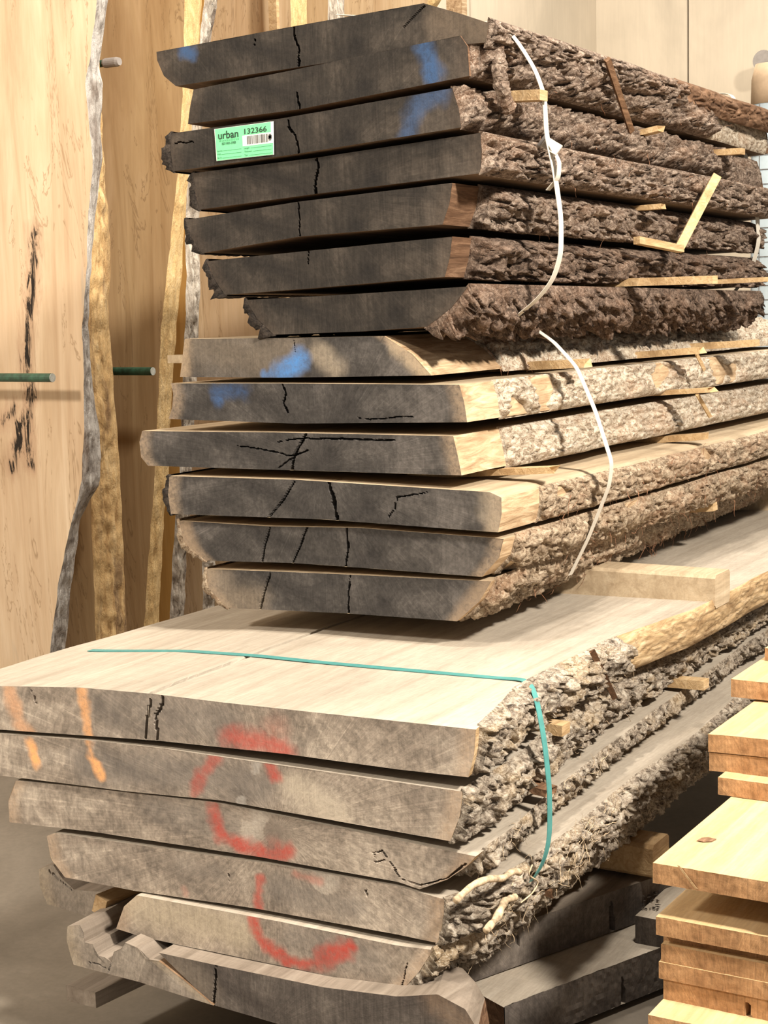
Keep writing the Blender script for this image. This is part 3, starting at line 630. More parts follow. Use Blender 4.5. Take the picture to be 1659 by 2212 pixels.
board('pale_timber_slab', 'pale wormholed slab between the dark slab and the stacked orange boards', 'wood slab', vec((r[0], r[1], .075)), (.26, .7, .08), (EX, EY, EZ), sd=5, mats=('end_d', 'sawn_b', 'sap_b'))
# beams
zt = onY(600, 1545, YB)[2]
def beam(label, Yf, x0, x1, z0, hh, dd, mat='beam'):
    o = box('support_beam', ((x0+x1)/2, Yf+dd/2, z0+hh/2), (EX, EY, EZ), ((x1-x0)/2, dd/2, hh/2), mat, bevel=.007); return tag(o, label, 'beam', 'support beams')
beam('weathered beam end sticking out under the middle stack', 3.262, -2.2, -1.145, zt+.004, .072, .095)
beam('far brown beam under the back of the middle stack', 4.71, -2.2, -1.40, zt+.004, .085, .10)
zP = onY(1410, 1899, 2.93)[2]
beam('tan beam end sticking out under the lower stack near the orange boards', 2.93, -1.7, onY(1410, 1880, 2.93)[0], zP, .068, .09, 'stick')
beam('floor bunk hidden in shade under the lower stack', 2.62, -1.95, -1.42, 0.0, .165, .12)
k = onZ(143, 2128, .125)
board('loose_plank', 'short dark plank end poking out under the broken grey timber', 'plank', vec((k[0], k[1], .095)), (.07, .7, .03), (EX, EY+EX*.12, EZ), ('sawn_d',)*3)
k = onY(246, 1966, 2.19)
o = box('sticker', k+EY*.25, (EY+EX*.15, EX-EZ*.35, EZ+EX*.35), (.25, .014, .018), 'stick', origin=k); tag(o, 'square stick end pointing out beside the broken offcut', 'stick')

# ------------------------------------------------------------------ pile of orange-brown boards at the right
YR = 2.1; RG = 'orange-brown boards piled at the right'
def rb(label, Y, px, pt, pb, w, l=1.35, **k):
    a = onY(px, pt, Y); b_ = onY(px, pb, Y)
    o = board('lumber_board', label, 'board', vec((a[0], Y, b_[2])), (w, l, a[2]-b_[2]), group=RG, sd=pt*.013, **k); return a, b_
a6, _ = rb('widest board of the orange pile, bright top with a small knot', YR, 1410, 1864, 1907, .178)
z6 = a6[2]; x6 = a6[0]+.18
board('lumber_board', 'greyish board butted right of the widest board of the orange pile', 'board', vec((x6, YR-.004, z6-.044)), (.20, 1.3, .044), group=RG, mats=('end_d', 'sawn_r', 'sawn_r'), sd=4)
y5 = onZ(1551, 1716, z6+.001)[1]; a5, _ = rb('board resting straight on the widest orange board', y5, 1551, 1679, 1716, .3)
y4 = onZ(1535, 1661, a5[2]+.001)[1]; a4, _ = rb('lower of two tight cupped boards in the orange pile', y4, 1532, 1622, 1661, .3, cup=-.003)
a3, _ = rb('upper of two tight cupped boards in the orange pile', y4-.002, 1530, 1582, 1620, .3, cup=-.003)
y2 = onZ(1579, 1505, a3[2]+.002)[1]; a2, _ = rb('next to topmost board of the orange pile, golden top', y2, 1579, 1467, 1505, .3, 1.0)
y1 = onZ(1652, 1426, a2[2]+.001)[1]; rb('topmost board of the orange pile, only its corner in view', y1, 1652, 1400, 1426, .25, .6)
a7, b7 = rb('board of the orange pile just under the open gap, pale top edge', YR, 1417, 1980, 2019, .2)
for xx in (.03,):                                          # sticks that keep the gap open
    for yy in (.45, 1.0):
        o = box('sticker', vec((a7[0]+.1, YR+yy, (a7[2]+z6-.044)/2)), (EX, EY, EZ), (.09, .02, (z6-.044-a7[2])/2), 'stick'); tag(o, 'spacer stick in the gap of the orange pile, %s one' % ('front' if yy < .5 else 'rear'), 'stick')
rb('thin dark board fourth from the bottom of the orange pile', YR+.02, 1433, 2022, 2038, .3)
rb('third board from the bottom of the orange pile, smooth tan end', YR+.006, 1428, 2039, 2077, .3)
rb('second thin board up from the bottom, chipped left corner, orange pile', YR+.004, 1423, 2077, 2113, .3)
a11, b11 = rb('board with an upright crack near the bottom of the orange pile', YR+.008, 1433, 2113, 2158, .3, cracks=[(.127, .0025, 0, .9)])
p12 = onZ(1400, 2192, b11[2]); board('lumber_board', 'lowest board of the orange pile, pushed out furthest to the front', 'board', vec((p12[0], p12[1], b11[2]-.055)), (.36, 1.3, .055), group=RG, sd=9)
zz = b11[2]-.055
for yy in (.25, 1.0):
    o = box('bunk', vec((p12[0]+.2, p12[1]+yy, zz/2)), (EX, EY, EZ), (.15, .045, zz/2), 'beam', bevel=.003); tag(o, '%s bunk block carrying the orange pile off the floor' % ('front' if yy < .5 else 'rear'), 'block')

# ------------------------------------------------------------------ slabs standing in the rack at the left
def standing(label, Y, th, front, back, xl, mats, ztop=2.9, nx=16, nz=200, bulge=.012, name='standing_slab', spalt=None, zbot=0.0, rough=.006):
    Fp = np.array([onY(*p, Y)[[0, 2]] for p in front]); Bp = np.array([onY(*p, Y+th)[[0, 2]] for p in back])
    z = np.linspace(zbot, ztop, nz); sd = (sum(map(ord, label)) % 991)*.41
    xf = np.interp(z, Fp[::-1, 1], Fp[::-1, 0]); xb = np.interp(z, Bp[::-1, 1], Bp[::-1, 0])
    ext = lambda P_, x: np.where(z < P_[-1, 1], x + (P_[-1, 1]-z)*.0, x)
    xf = xf + .004*fbm(z*14, sd, 0*z, 3); xb = xb + .004*fbm(z*14, sd+5, 0*z, 3)
    org = vec((float(xf[0]), Y, zbot)); root = thing(name, org, label, 'wood slab', 'slabs standing in the rack')
    u = np.linspace(0, 1, nx)
    Fr = np.stack([xl+(xf-xl)[:, None]*u, np.full((nz, nx), Y), np.repeat(z[:, None], nx, 1)], -1)
    Bk = np.stack([xl+(xb-xl)[:, None]*u, np.full((nz, nx), Y+th), np.repeat(z[:, None], nx, 1)], -1)
    Lf = np.stack([np.stack([np.full(nz, xl), np.full(nz, Y), z], -1), np.stack([np.full(nz, xl), np.full(nz, Y+th), z], -1)], 1)
    Tp = np.stack([Fr[-1], Bk[-1]], 1)
    V = np.concatenate([a.reshape(-1, 3) for a in (Fr, Bk, Lf, Tp)]); n0 = nz*nx
    F_ = np.concatenate([gridfaces(nz, nx, 0, True), gridfaces(nz, nx, n0), gridfaces(nz, 2, 2*n0), gridfaces(nx, 2, 2*n0+2*nz)])
    o = mesh_obj('board', V, F_, [mats[0]], root, org)
    if spalt is not None:
        a = np.zeros(len(V), np.float32); X, Z = V[:n0, 0], V[:n0, 2]
        for pts, w in spalt:
            P_ = np.array([onY(*p, Y)[[0, 2]] for p in pts]); d, _ = segdist(X, Z, P_); a[:n0] = np.maximum(a[:n0], 1-np.clip(d/(w*mpx(onY(*pts[0], Y))), 0, 1))
        o.data.attributes.new('spalt', 'FLOAT', 'POINT').data.foreach_set('value', a)
    kk = 14; v = np.linspace(0, 1, kk); zg = np.repeat(z[:, None], kk, 1); vg = np.repeat(v[None], nz, 0)
    d = bulge*np.sin(np.pi*vg)*(.7+.5*fbm(zg*5, vg*2, sd, 3)) + rough*fbm(zg*28, vg*4, sd+2, 4)*np.sin(np.pi*vg)**.5
    E_ = np.stack([xf[:, None]*(1-vg)+xb[:, None]*vg + d, Y+th*vg - .4*d, zg], -1)
    mesh_obj('live_edge', E_.reshape(-1, 3), gridfaces(nz, kk, 0, True), mats[1], root, org, None, True)
    return root
XL = -3.95
standing('nearest standing maple slab at far left with a black rotten streak and silver edge', 3.5, .06,
    [(210, 0), (202, 62), (195, 130), (184, 182), (190, 241), (200, 342), (192, 456), (185, 618), (178, 700), (181, 850), (182, 934), (176, 1038), (161, 1101), (147, 1162), (127, 1252), (108, 1412)],
    [(234, 0), (225, 65), (213, 146), (221, 182), (217, 277), (222, 342), (204, 472), (194, 618), (190, 700), (199, 834), (214, 927), (219, 988), (214, 1048), (174, 1120), (162, 1202), (152, 1285), (141, 1402)],
    XL, ('st_a', 'edge_silver'), nx=110, nz=330, spalt=[([(75, 500), (72, 600), (60, 700), (58, 800), (70, 860), (40, 930), (28, 1010)], 62), ([(62, 830), (60, 950), (66, 1005)], 60), ([(30, 880), (10, 910)], 60), ([(68, 500), (64, 600), (62, 720), (60, 800)], 24)])
standing('standing slab with a knotty golden live edge right behind the maple slab', 3.66, .10,
    [(200, 0), (208, 320), (200, 456), (190, 618), (186, 720), (193, 800), (197, 900), (197, 1000), (196, 1091), (201, 1202), (207, 1379)],
    [(205, 0), (224, 342), (234, 456), (239, 599), (233, 650), (236, 710), (241, 767), (246, 844), (258, 1001), (264, 1135), (274, 1359)], XL, ('st_c', 'edge_gold'), bulge=.016, rough=.012)
standing('wide tan standing slab half in shade with a clean golden edge', 3.95, .085,
    [(399, 0), (394, 195), (384, 374), (368, 520), (358, 618), (348, 700), (335, 1018), (321, 1202), (311, 1355)],
    [(436, 0), (430, 90), (420, 195), (408, 374), (396, 520), (392, 600), (381, 710), (371, 840), (365, 1011), (355, 1115), (350, 1202), (343, 1345)], XL, ('st_c', 'edge_gold2'), nx=30)
standing('amber-faced standing slab with a ragged white bark edge', 4.12, .075,  # face takes its amber from painted bounce light
    [(440, 0), (432, 90), (418, 195), (405, 374), (400, 520), (403, 600), (400, 700), (393, 840), (388, 1011), (380, 1115), (373, 1202), (366, 1345)],
    [(470, 0), (455, 90), (440, 195), (432, 374), (430, 520), (432, 620), (430, 700), (420, 900), (410, 1115), (403, 1202), (398, 1330)], XL, ('st_bounce', 'edge_white'), bulge=.018, rough=.02)
standing('short pale slab standing low behind the middle stack with bark edge', 4.28, .07,
    [(438, 1080), (438, 1330)], [(466, 1080), (464, 1330)], XL, ('st_p', 'edge_white'), ztop=float(onY(438, 1070, 4.28)[2]), bulge=.016, rough=.016)
standing('pale tan standing slab behind the stacks with a yellow live edge', 4.58, .085, [(627, 0), (640, 600), (600, 1330)], [(662, 0), (672, 600), (632, 1330)], XL, ('st_p', 'edge_gold2'), nx=20)
standing('brown standing slab with grey bark edge above the upper stack', 4.82, .08, [(708, 0), (712, 600), (690, 1330)], [(744, 0), (748, 600), (725, 1330)], XL, ('st_c', 'edge_white'), rough=.012)
standing('cream standing slab furthest back in the rack with a rough pale edge', 5.25, .07, [(925, 0), (905, 40), (890, 300), (880, 1300)], [(955, 0), (935, 30), (925, 300), (915, 1300)], XL, ('st_p', 'edge_gold2'))
q0 = onY(583, 20, 4.5); q1 = onY(600, 20, 4.5)
o = box('lath', vec(((q0[0]+q1[0])/2, 4.5, 1.4)), (EX, EY, EZ), ((q1[0]-q0[0])/2, .008, 1.4), 'stick', origin=vec((q0[0], 4.5, 0))); tag(o, 'thin pale upright lath behind the top slab', 'lath')
q0 = onY(964, 10, 5.6); q1 = onY(998, 10, 5.6)
o = box('rack_post', vec(((q0[0]+q1[0])/2, 5.62, 1.5)), (EX, EY, EZ), ((q1[0]-q0[0])/2, .02, 1.5), 'sap_m', origin=vec((q0[0], 5.62, 0))); tag(o, 'orange-brown wooden rack post against the cream wall', 'post')
# rack pegs
def peg(label, Y, pxe, pye, x0, r, cap=False):
    e = onY(pxe, pye, Y); root = thing('rack_peg', vec((x0, Y, e[2])), label, 'peg', 'green rack pegs')
    V, F_ = tube([vec((x0, Y, e[2])), vec(((x0+e[0])/2, Y, e[2])), e], r, 16); mesh_obj('rod', V, F_, 'peg', root, (x0, Y, e[2]), None, False)
    if cap:
        V, F_ = tube([e-EX*.055, e-EX*.05, e-EX*.006, e+EX*.004], r*1.35, 16, [.9, 1, 1, .8]); mesh_obj('end_cap', V, F_, 'grey', root, (x0, Y, e[2]))
    else:
        V, F_ = tube([e-EX*.002, e+EX*.0015], r*.97, 16); mesh_obj('end_face', V, F_, 'peg_end', root, (x0, Y, e[2]))
peg('green peg crossing the maple slab at far left', 3.40, 113, 816, XW, .0125)
peg('green peg reaching out in front of the shaded tan slab', 3.84, 330, 802, XW, .0125)
peg('green peg with a grey taped end near the top left', 3.84, 256, 133, XW, .0105, True)

# ------------------------------------------------------------------ far right corner
cc = vec(onY(1648, 131, 9.0)); root = thing('wall_pipe', vec((cc[0], YW, cc[2])), 'round grey pipe end sticking out of the cream wall', 'pipe')
V, F_ = tube([cc, cc+EY*.2, vec((cc[0], YW-.002, cc[2]))], .058, 24); mesh_obj('barrel', V, F_, 'grey', root, (cc[0], YW, cc[2]))
cw = vec(onY(1668, 400, 6.6)); cw[2] = 0; zs = onY(1640, 228, 6.6)[2]; ztp = onY(1650, 150, 6.6)[2]
root = thing('wrapped_column', cw, 'pale blue gridded column with a tan tapering top at the right edge', 'column')
M['pale_blue'] = mat_plain('pale_blue_wrap', (.34, .40, .44), .35, .08, 12); M['wire'] = mat_plain('grey_wire', (.22, .22, .22), .5); M['tan_cap'] = mat_plain('tan_cap', (.42, .31, .21), .6, .12, 14)
RC = .085
V, F_ = tube([cw, cw+EZ*zs*.5, cw+EZ*zs], RC, 28); mesh_obj('wrap', V, F_, 'pale_blue', root, cw, None, True)
V, F_ = tube([cw+EZ*zs, cw+EZ*(zs+.10), cw+EZ*(zs+.16), cw+EZ*(ztp)], RC*1.02, 28, [1, .97, .80, .66]); mesh_obj('cap', V, F_, 'tan_cap', root, cw, None, True)
for zq in np.arange(zs-.9, zs, .058):
    V, F_ = tube([cw+EZ*zq+RC*1.02*vec((math.cos(a), math.sin(a), 0)) for a in np.linspace(0, 2*math.pi, 25)], .0022, 4); mesh_obj('wire_ring', V, F_, 'wire', root, cw)
for a in np.linspace(0, 2*math.pi, 11)[:-1]:
    b0 = cw+RC*1.02*vec((math.cos(a), math.sin(a), 0)); V, F_ = tube([b0+EZ*(zs-.95), b0+EZ*zs], .0022, 4); mesh_obj('wire_upright', V, F_, 'wire', root, cw)

# ------------------------------------------------------------------ spacer sticks between the slabs
def stick(label, l, r, X, h, w=.034, inside=.22, mat='stick', jag=0.0, cat='stick', group='spacer sticks between slabs', name='sticker'):
    """visible piece runs from pixel l (where it leaves the bark at x = X) to pixel r"""
    a = onX(*l, X); b_ = onY(*r, a[1]); ax = (b_-a)/np.linalg.norm(b_-a); a2 = a - ax*inside; c = (a2+b_)/2; hh = h*mpx(a)/2
    o = box(name, c+EY*w/2, (ax, EY, np.cross(ax, EY)), (np.linalg.norm(b_-a2)/2, w/2, hh), mat, jag=jag); tag(o, label, cat, group); return a, b_
XT, XM, XB = -1.365, -1.395, -1.20
stick('spacer stick end under the second slab, beside the hanging bark strip', (1107, 207), (1166, 204), XT, 22)
stick('short broken spacer end under the second slab past the leaning dark stick', (1395, 283), (1424, 276), XT, 12, jag=.006)
stick('spacer stick end near the far strap, under the second slab', (1566, 328), (1600, 326), XT, 13)
stick('tiny spacer end under the fourth slab of the upper stack', (1405, 447), (1428, 445), XT, 11, jag=.004)
stick('long spacer stick jutting out above the lowest slab of the upper stack', (1386, 609), (1539, 604), XT, 17)
stick('pale spacer stick end at right frame edge above the lowest upper slab', (1583, 607), (1662, 603), XT, 10)
stick('orange-lit spacer end under the top slab of the middle stack, beside its strap', (1161, 790), (1266, 785), -1.47, 18, jag=.006)
stick('spacer end under the top slab of the middle stack, further back', (1394, 766), (1513, 757), -1.47, 14, jag=.006)
stick('spacer end under the top slab of the middle stack at its far right', (1513, 748), (1632, 741), -1.46, 14)
stick('splintered spacer end under the second slab of the middle stack', (1449, 848), (1531, 843), XM, 10, jag=.014)
stick('thin spacer end under the third slab of the middle stack, near the front', (1090, 1020), (1190, 1016), -1.42, 14, jag=.008)
stick('splintered spacer end under the third slab of the middle stack, further back', (1467, 947), (1524, 943), XM, 14, jag=.008)
stick('pale spacer end low on the far bark of the middle stack', (1467, 1101), (1540, 1096), -1.46, 17)
stick('spacer end beside the teal strap under the top slab of the lower stack', (1170, 1573), (1214, 1580), -1.20, 24)
stick('brown wedge end beside the teal strap under the second lower slab', (1131, 1703), (1183, 1716), -1.19, 16, mat='stick_d', jag=.006)
stick('light grey spacer end jutting over the dark gap near the orange boards', (1452, 1476), (1520, 1482), -1.24, 20)
stick('frayed brown stick end hanging under the teal strap', (1137, 1917), (1196, 1935), -1.19, 14, .014, .08, 'stick_d', .01)
kk_ = onY(362, 776, 2.80); o = box('sticker', kk_+vec((.12, .017, 0)), (EX, EY, EZ), (.12, .017, .0085), 'beam', origin=kk_); tag(o, 'grey spacer end poking out left of the top slab of the middle stack', 'stick', 'spacer sticks between slabs')
# broken sticks
def rod(name, label, p, q, w, h, mat, jag=0.0, cat='stick', parent=None):
    ax = (q-p)/np.linalg.norm(q-p); s_ = np.cross(ax, FW); s_ /= np.linalg.norm(s_)
    o = box(name, (p+q)/2, (ax, s_, np.cross(ax, s_)), (np.linalg.norm(q-p)/2, w/2, h/2), mat, origin=p, jag=jag)
    if label: tag(o, label, cat)
    return o
rod('broken_stick', 'thin dark stick leaning across the bark near the top of the upper stack', onX(1312, 128, -1.33), onX(1364, 284, -1.345), .012, .010, 'stick_d', .006)
pb = onX(1466, 538, -1.33); root = thing('broken_sticker', pb, 'snapped pale stick bent upright over the bark of the upper stack', 'stick')
def kidbox(name, p, q, w, h, mat, root, org, jag=0.0):
    ax = (q-p)/np.linalg.norm(q-p); s_ = np.cross(ax, FW); s_ /= np.linalg.norm(s_)
    return box(name, (p+q)/2, (ax, s_, np.cross(ax, s_)), (np.linalg.norm(q-p)/2, w/2, h/2), mat, root, org, jag=jag)
kidbox('upright_half', pb, onX(1529, 384, -1.33)+EX*.02, .021, .018, 'stick', root, pb)
kidbox('lying_half', onX(1375, 519, -1.36), pb+EX*.004, .016, .016, 'stick', root, pb, .008)
rod('bark_sliver', 'pointed brown sliver stuck in the bark of the lower stack', onX(1328, 1508, -1.185), onX(1279, 1406, -1.17), .011, .005, 'stick_d', .004, 'sliver')
rod('wood_splinter', 'pale splinter hanging beside the second slab of the middle stack', onX(1506, 852, -1.33), onX(1534, 900, -1.335), .008, .006, 'stick', .004, 'splinter')
rod('wood_splinter', 'pale splinter hanging at the far end under the top slab of the middle stack', onX(1505, 765, -1.36), onX(1522, 800, -1.355), .008, .005, 'stick', .004, 'splinter')
# hanging bark strip on the second slab
pp = [onX(1064, 84, -1.372), onX(1074, 110, -1.360), onX(1078, 150, -1.352), onX(1084, 190, -1.350), onX(1098, 238, -1.356)]
P_ = resample(pp, 40); ph = np.linspace(0, 1, 40)
V, F_ = tube(P_ + np.stack([.003*fbm(ph*8, 0*ph, 0*ph+3, 3), .004*fbm(ph*8, 0*ph, 0*ph+9, 3), 0*ph], -1), .016, 8, .8+.35*np.abs(fbm(ph*9, 0*ph, 0*ph+1, 3)))
r2 = T[1]['root']; mesh_obj('hanging_bark_strip', V, F_, 'bark_t', r2, T[1]['org'])
# bark curl on the top slab far end
# ------------------------------------------------------------------ straps
def ribbon(path, Y, w, th=.0012):
    P = np.asarray(path, float); T_ = np.gradient(P, axis=0); T_ /= np.linalg.norm(T_, axis=1)[:, None]
    Nn = np.cross(T_, EY); V = []
    for p, n in zip(P, Nn):
        for a, b_ in ((-w/2, -th/2), (w/2, -th/2), (w/2, th/2), (-w/2, th/2)): V.append(p + EY*a + n*b_)
    k = len(P); F_ = [[i*4+j, i*4+(j+1) % 4, (i+1)*4+(j+1) % 4, (i+1)*4+j] for i in range(k-1) for j in range(4)] + [[0, 3, 2, 1], [4*k-4, 4*k-3, 4*k-2, 4*k-1]]
    return V, F_
def smooth(P, n=80):
    P = resample(P, n)
    for _ in range(6): P[1:-1] = (P[:-2]+2*P[1:-1]+P[2:])/4
    return P
def strap(label, Y, pts, w, mat, pre=(), post=(), name='strap'):
    side = [onY(p[0], p[1], Y+(p[2] if len(p) > 2 else 0)) for p in pts]; P = smooth([vec(p) for p in pre] + side + [vec(p) for p in post], 120)
    V, F_ = ribbon(P, Y, w); o = mesh_obj(name, V, F_, mat, None, P[-1]); return o, P
YS1 = 2.86
zt1 = onY(1086, 48, YS1-.14)
o, P1 = strap('', YS1, [(1086, 50, -.14), (1122, 95, -.12), (1156, 150, -.09), (1176, 205, -.05), (1180, 290, -.02), (1198, 370), (1212, 470), (1212, 550), (1195, 605), (1160, 648), (1108, 690)], .020, 'strap_w',
    pre=[zt1-EX*.35+EZ*.05])
tag(o, 'white woven strap with a buckle down the front of the upper stack', 'strap', 'white straps')
b0 = onY(1186, 316, YS1)-FW*.012; so = P1[-1]
dx = vec(onY(1212, 330, YS1)-onY(1165, 302, YS1)); dx /= np.linalg.norm(dx); dv = np.cross(dx, FW); dv /= np.linalg.norm(dv)
bk = box('buckle', b0+dx*.004, (dx, dv, np.cross(dx, dv)), (.019, .011, .0016), 'buckle', o, so); bk['label'] = 'pale metal buckle'
box('roller', b0-dx*.017, (dv, dx, np.cross(dx, dv)), (.013, .003, .003), 'grey', bk, so)
Pt = smooth([b0+dx*.002, onY(1196, 350, YS1)+EX*.012, onY(1194, 385, YS1)+EX*.012, onY(1165, 412, YS1)+EX*.018], 30); V, F_ = ribbon(Pt, YS1, .018); mesh_obj('strap_tail', V, F_, 'strap_w', o, so)
YS2 = 4.33
o, _ = strap('', YS2, [(1584, 202), (1598, 285), (1614, 350), (1634, 450), (1640, 520), (1626, 575), (1592, 625), (1553, 662)], .030, 'strap_w', pre=[onY(1584, 202, YS2)-EX*.3+EZ*.02])
tag(o, 'white woven strap at the far end of the upper stack', 'strap', 'white straps')
YS3 = 3.03
o, _ = strap('', YS3, [(1110, 699), (1150, 706), (1196, 738), (1245, 792), (1285, 885), (1322, 1000), (1316, 1050), (1270, 1165), (1232, 1242)], .018, 'strap_w')
tag(o, 'white woven strap bowed around the middle stack', 'strap', 'white straps')
zT = lambda x: np.interp(x, B[0]['T'][:, 0], B[0]['T'][:, 1])
YS4 = 2.465; pre = [vec((x, YS4, zT(x)+.0025)) for x in np.linspace(-2.19, -1.24, 30)]
P4 = np.array(pre + [onY(1132, 1466, YS4), onY(1150, 1482, 2.44), onY(1162, 1522, 2.41), onY(1176, 1600, 2.39), onY(1187, 1700, 2.38), onY(1188, 1800, 2.37), onY(1180, 1850, 2.36), onY(1160, 1890, 2.35), onY(1122, 1933, 2.35)])
P4 = resample(P4, 160); P4[90:] = smooth(P4[90:], 70)
V, F_ = ribbon(P4, YS4, .017); o = mesh_obj('strap', V, F_, 'strap_t', None, P4[0]); tag(o, 'teal plastic strap across the lower stack', 'strap')

# ------------------------------------------------------------------ green tag on the third slab
tp = [onY(*p, YM-.0145) for p in ((463, 279), (591, 262), (592, 334), (468, 348))]
tl, tr, br, blc = tp; ux = tr-tl; TW = np.linalg.norm(ux); ux /= TW; uz = tl-blc; THh = np.linalg.norm(uz); uz = uz/THh; nrm_t = vec((0, -1, 0))
root = thing('inventory_tag', blc, 'green paper tag with a barcode and number on the dark slab', 'tag')
M['tag_green'] = mat_plain('green_card', (.16, .60, .29), .6, .03, 200); M['tag_white'] = mat_plain('white_card', (.82, .80, .76), .6, .03, 200); M['ink'] = mat_plain('black_ink', (.012, .035, .02), .6, .05); M['ink_l'] = mat_plain('thin_ink', (.03, .16, .07), .6, .05); M['bar_ink'] = mat_plain('barcode_ink', (.10, .10, .10), .6, .05)
def tpt(u, v, d=0): # u right 0..1, v down 0..1 on the card
    return (1-v)*((1-u)*tl+u*tr) + v*((1-u)*blc+u*br) + nrm_t*d
def plate(name, u0, v0, u1, v1, mat, d, parent=root, n=1):
    V = [tpt(u0, v0, d), tpt(u1, v0, d), tpt(u1, v1, d), tpt(u0, v1, d), tpt(u0, v0, d-.0004), tpt(u1, v0, d-.0004), tpt(u1, v1, d-.0004), tpt(u0, v1, d-.0004)]
    return V, [[0, 3, 2, 1], [4, 5, 6, 7], [0, 1, 5, 4], [1, 2, 6, 5], [2, 3, 7, 6], [3, 0, 4, 7]]
def plates(name, rects, mat, d, par=None):
    V, F_ = merge([plate(name, *r_, mat, d) for r_ in rects]); return mesh_obj(name, V, F_, mat, par or root, blc)
plates('border', [(0, 0, 1, 1)], 'tag_white', .0004)
card = plates('card', [(.012, .008, .955, .30), (.012, .30, .955, .315), (.012, .315, .475, .99), (.475, .645, .99, .99)], 'tag_green', .0009)
bpatch = plates('barcode_patch', [(.475, .318, .985, .642)], 'tag_white', .0011)
rr = random.Random(5); bars = []; u = .555
while u < .91:
    w_ = rr.choice([.005, .008, .014]); bars.append((u, .345, u+w_, .60)); u += w_+rr.choice([.006, .010, .016])
plates('barcode', bars, 'bar_ink', .0016, bpatch)
plates('punch_mark', [(.925, .36, .962, .56), (.912, .41, .975, .51)], 'bar_ink', .0017, bpatch)
plates('form_lines', [(.13, .705, .45, .709), (.10, .81, .45, .814), (.11, .925, .45, .929), (.61, .715, .965, .719), (.65, .82, .965, .824), (.58, .93, .965, .934)], 'ink_l', .0014, card)
def text(name, s, u0, v1, hgt, width, mat, bold=0.0, d=.0016):
    cu = bpy.data.curves.new(name, 'FONT'); cu.body = s; cu.size = 1; cu.resolution_u = 3; cu.offset = bold
    ob = bpy.data.objects.new(name, cu); COL.objects.link(ob)
    dg = bpy.context.evaluated_depsgraph_get(); me = ob.evaluated_get(dg).to_mesh(); co = np.array([v.co[:] for v in me.vertices]); fs = [list(p_.vertices) for p_ in me.polygons]
    ob.evaluated_get(dg).to_mesh_clear(); bpy.data.objects.remove(ob); bpy.data.curves.remove(cu)
    co[:, 0] -= co[:, 0].min(); co[:, 0] *= width/co[:, 0].max(); co[:, 1] *= hgt/max(co[:, 1].max(), 1e-6)
    V = [tpt(u0+c[0], v1-c[1], d) for c in co]; mesh_obj(name, V, fs, mat, card, blc)
text('tag_number', '132366', .515, .275, .165, .375, 'ink', .012)
text('tag_name', 'urban', .065, .335, .235, .345, 'ink', .012)
text('tag_subtitle', 'W A R E H O U S E', .075, .425, .06, .34, 'ink_l')
text('tag_phone', '827-003-5908', .12, .525, .075, .24, 'ink', .008)
for s_, u_, v_, w_ in (('Species', .03, .72, .09), ('Width', .03, .825, .06), ('Bd. Ft', .03, .94, .07), ('Length', .50, .73, .09), ('Thickness', .50, .835, .13), ('Type', .50, .945, .06)):
    text('form_word', s_, u_, v_, .05, w_, 'ink')

# ------------------------------------------------------------------ shaggy fibres and roots
def fibres(sl, y0, y1, n, length, mat, zr=(.1, .9), out=.012, r=.0007, seed=1, droop=.15, along=1.0):
    rg = np.random.default_rng(seed); parts = []
    for _ in range(n):
        y = rg.uniform(y0, y1); a = rg.uniform(*zr); q = sl['Rf'][0]*(1-a) + sl['Rf'][-1]*a
        x, z = sl['deform'](vec((q[0],)), vec((q[1],)), vec((y,))); p = vec((x[0]+out*rg.uniform(.3, 1.3), sl['Y']+y, z[0]))
        d = vec((rg.uniform(-.1, .35), rg.normal()*along*1.5, rg.normal()*.5-droop*.4)); d /= np.linalg.norm(d); m = 7; P = [p]
        for k in range(m):
            d = d + rg.normal(size=3)*.35 - EZ*.08*droop; d[0] *= .6; d /= np.linalg.norm(d); P.append(P[-1]+d*length*rg.uniform(.5, 1.2)/m)
        parts.append(tube(P, r*rg.uniform(.6, 1.5), 3, np.linspace(1, .4, m+1)))
    V, F_ = merge(parts); o = mesh_obj('bark_fibre', V, F_, mat, sl['root'], sl['org']); o['kind'] = 'stuff'
fibres(Mi[5], .25, 1.5, 120, .07, 'fibre', (.3, 1.05), .018, seed=3, along=1.6)
fibres(Mi[4], .35, 1.6, 80, .06, 'fibre', (.3, 1.1), .018, seed=4, along=1.6)
fibres(Mi[3], .2, 1.2, 40, .05, 'fibre', (.2, 1), .014, seed=5); fibres(Mi[0], .28, .5, 60, .04, 'fibre', (0, 1), .014, seed=6)
fibres(B[3], .05, .6, 190, .045, 'fibre_p', (.0, 1), .022, seed=7, r=.0006); fibres(B[2], .05, .6, 120, .04, 'fibre_p', (.1, 1), .016, seed=8, r=.0006)
fibres(B[4], .02, .4, 90, .05, 'fibre_p', (.2, 1), .02, seed=9, r=.0006); fibres(B[1], .3, .9, 60, .035, 'fibre_p', (.1, 1), .02, seed=10, r=.0006); fibres(B[0], .2, .7, 40, .03, 'fibre_p', (.1, 1), .035, seed=10, r=.0006)
for i_, s_ in enumerate(T[1:6]): fibres(s_, .15, 1.4, 26, .04, 'fibre', (.0, 1), .026, seed=20+i_)
def root_piece(name, pts, X, r, sl, mat='fibre_p', taper=None):
    P = smooth([onX(*p[:2], X+(p[2] if len(p) > 2 else 0)) for p in pts], 36); t = np.linspace(0, 1, 36)
    V, F_ = tube(P, r, 8, (taper if taper is not None else 1)*(.8+.3*fbm(t*6, 0*t, 0*t+r*999, 3))); mesh_obj(name, V, F_, mat, sl['root'], sl['org'], None, True)
root_piece('root', [(985, 1945), (1020, 1912), (1055, 1898), (1090, 1898), (1105, 1880), (1122, 1884)], -1.135, .0075, B[3])
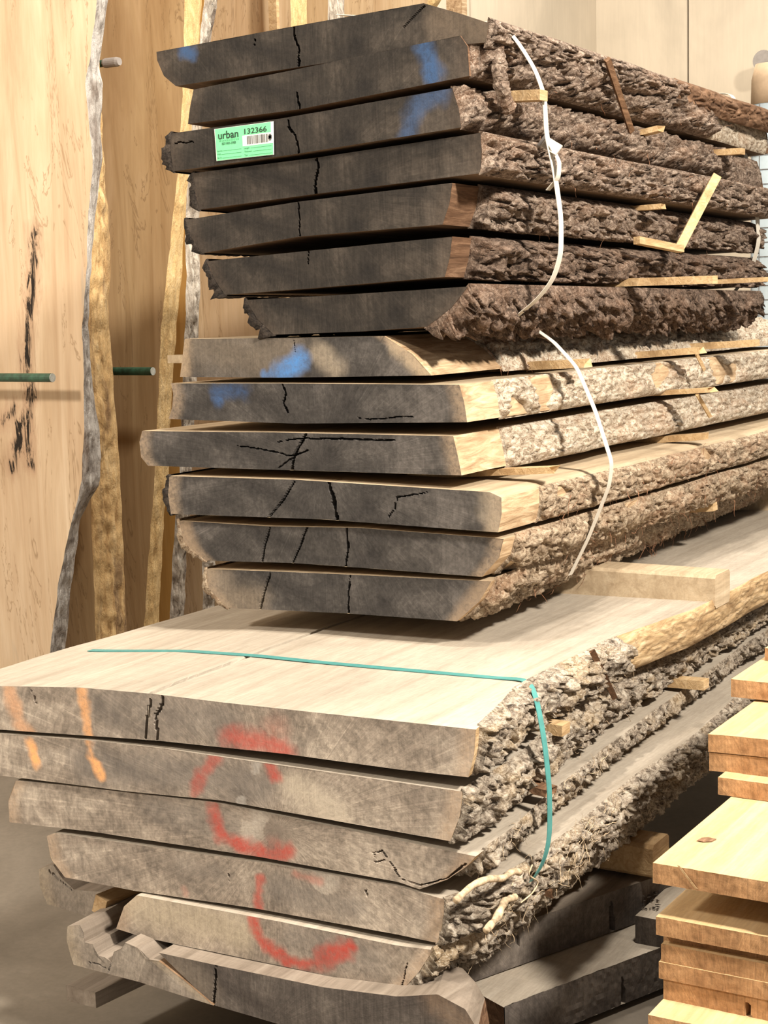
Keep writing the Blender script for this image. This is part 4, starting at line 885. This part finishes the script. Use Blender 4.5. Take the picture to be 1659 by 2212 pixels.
root_piece('root', [(1050, 2010), (1075, 1980), (1090, 1945), (1112, 1938)], -1.135, .008, B[4])
root_piece('root', [(1150, 1868), (1140, 1890), (1165, 1905), (1150, 1930), (1125, 1950)], -1.13, .0016, B[3])
root_piece('bark_strip', [(1190, 1215), (1300, 1150), (1400, 1108), (1500, 1050)], -1.44, .010, Mi[5], 'bark_m2')
root_piece('bark_strip', [(1235, 1235), (1320, 1190), (1420, 1135)], -1.45, .006, Mi[5], 'fibre')

# ------------------------------------------------------------------ small marks and crumbs
def find(label): return next(o for o in COL.objects if o.get('label') == label)
def flat_patch(name, pts, nrm, th, mat, parent, org):
    n = len(pts); nrm = vec(nrm); V = [vec(p)+nrm*th for p in pts] + [vec(p) for p in pts]
    F_ = [list(range(n)), list(range(n, 2*n))[::-1]] + [[i, n+i, n+(i+1) % n, (i+1) % n] for i in range(n)]
    return mesh_obj(name, V, F_, mat, parent, org)
r6 = find('widest board of the orange pile, bright top with a small knot'); o6 = np.array(r6.location)
zk = z6+.0012
flat_patch('knot', [onZ(*p, zk) for p in ((1505, 1816), (1516, 1810), (1530, 1809), (1548, 1813), (1538, 1818), (1520, 1819))], EZ, .0006, 'stick_d', r6, o6)
flat_patch('pale_streak', [onY(*p, YR-.0015) for p in ((1463, 1869), (1468, 1870), (1507, 1920), (1501, 1919))], -EY, .0006, 'stick', r6, o6)
rg = np.random.default_rng(12); parts = []
for _ in range(26):
    c = onZ(rg.uniform(1386, 1425), rg.uniform(1925, 1965), .158); q = rg.uniform(0, 6.3); a = vec((math.cos(q), math.sin(q), 0)); b_ = vec((-math.sin(q), math.cos(q), 0)); L_ = rg.uniform(.003, .008)
    V = [c+a*L_, c+b_*.002, c-a*L_, c-b_*.002, c+EZ*.002]; parts.append((V, [[0, 1, 4], [1, 2, 4], [2, 3, 4], [3, 0, 4], [3, 2, 1, 0]]))
V, F_ = merge(parts); o = mesh_obj('bark_crumbs', V, F_, 'bark_l', None, onZ(1405, 1945, .155)); o['kind'] = 'stuff'; o['label'] = 'dark bark crumbs scattered on the pale slab by the orange boards'; o['category'] = 'crumbs'
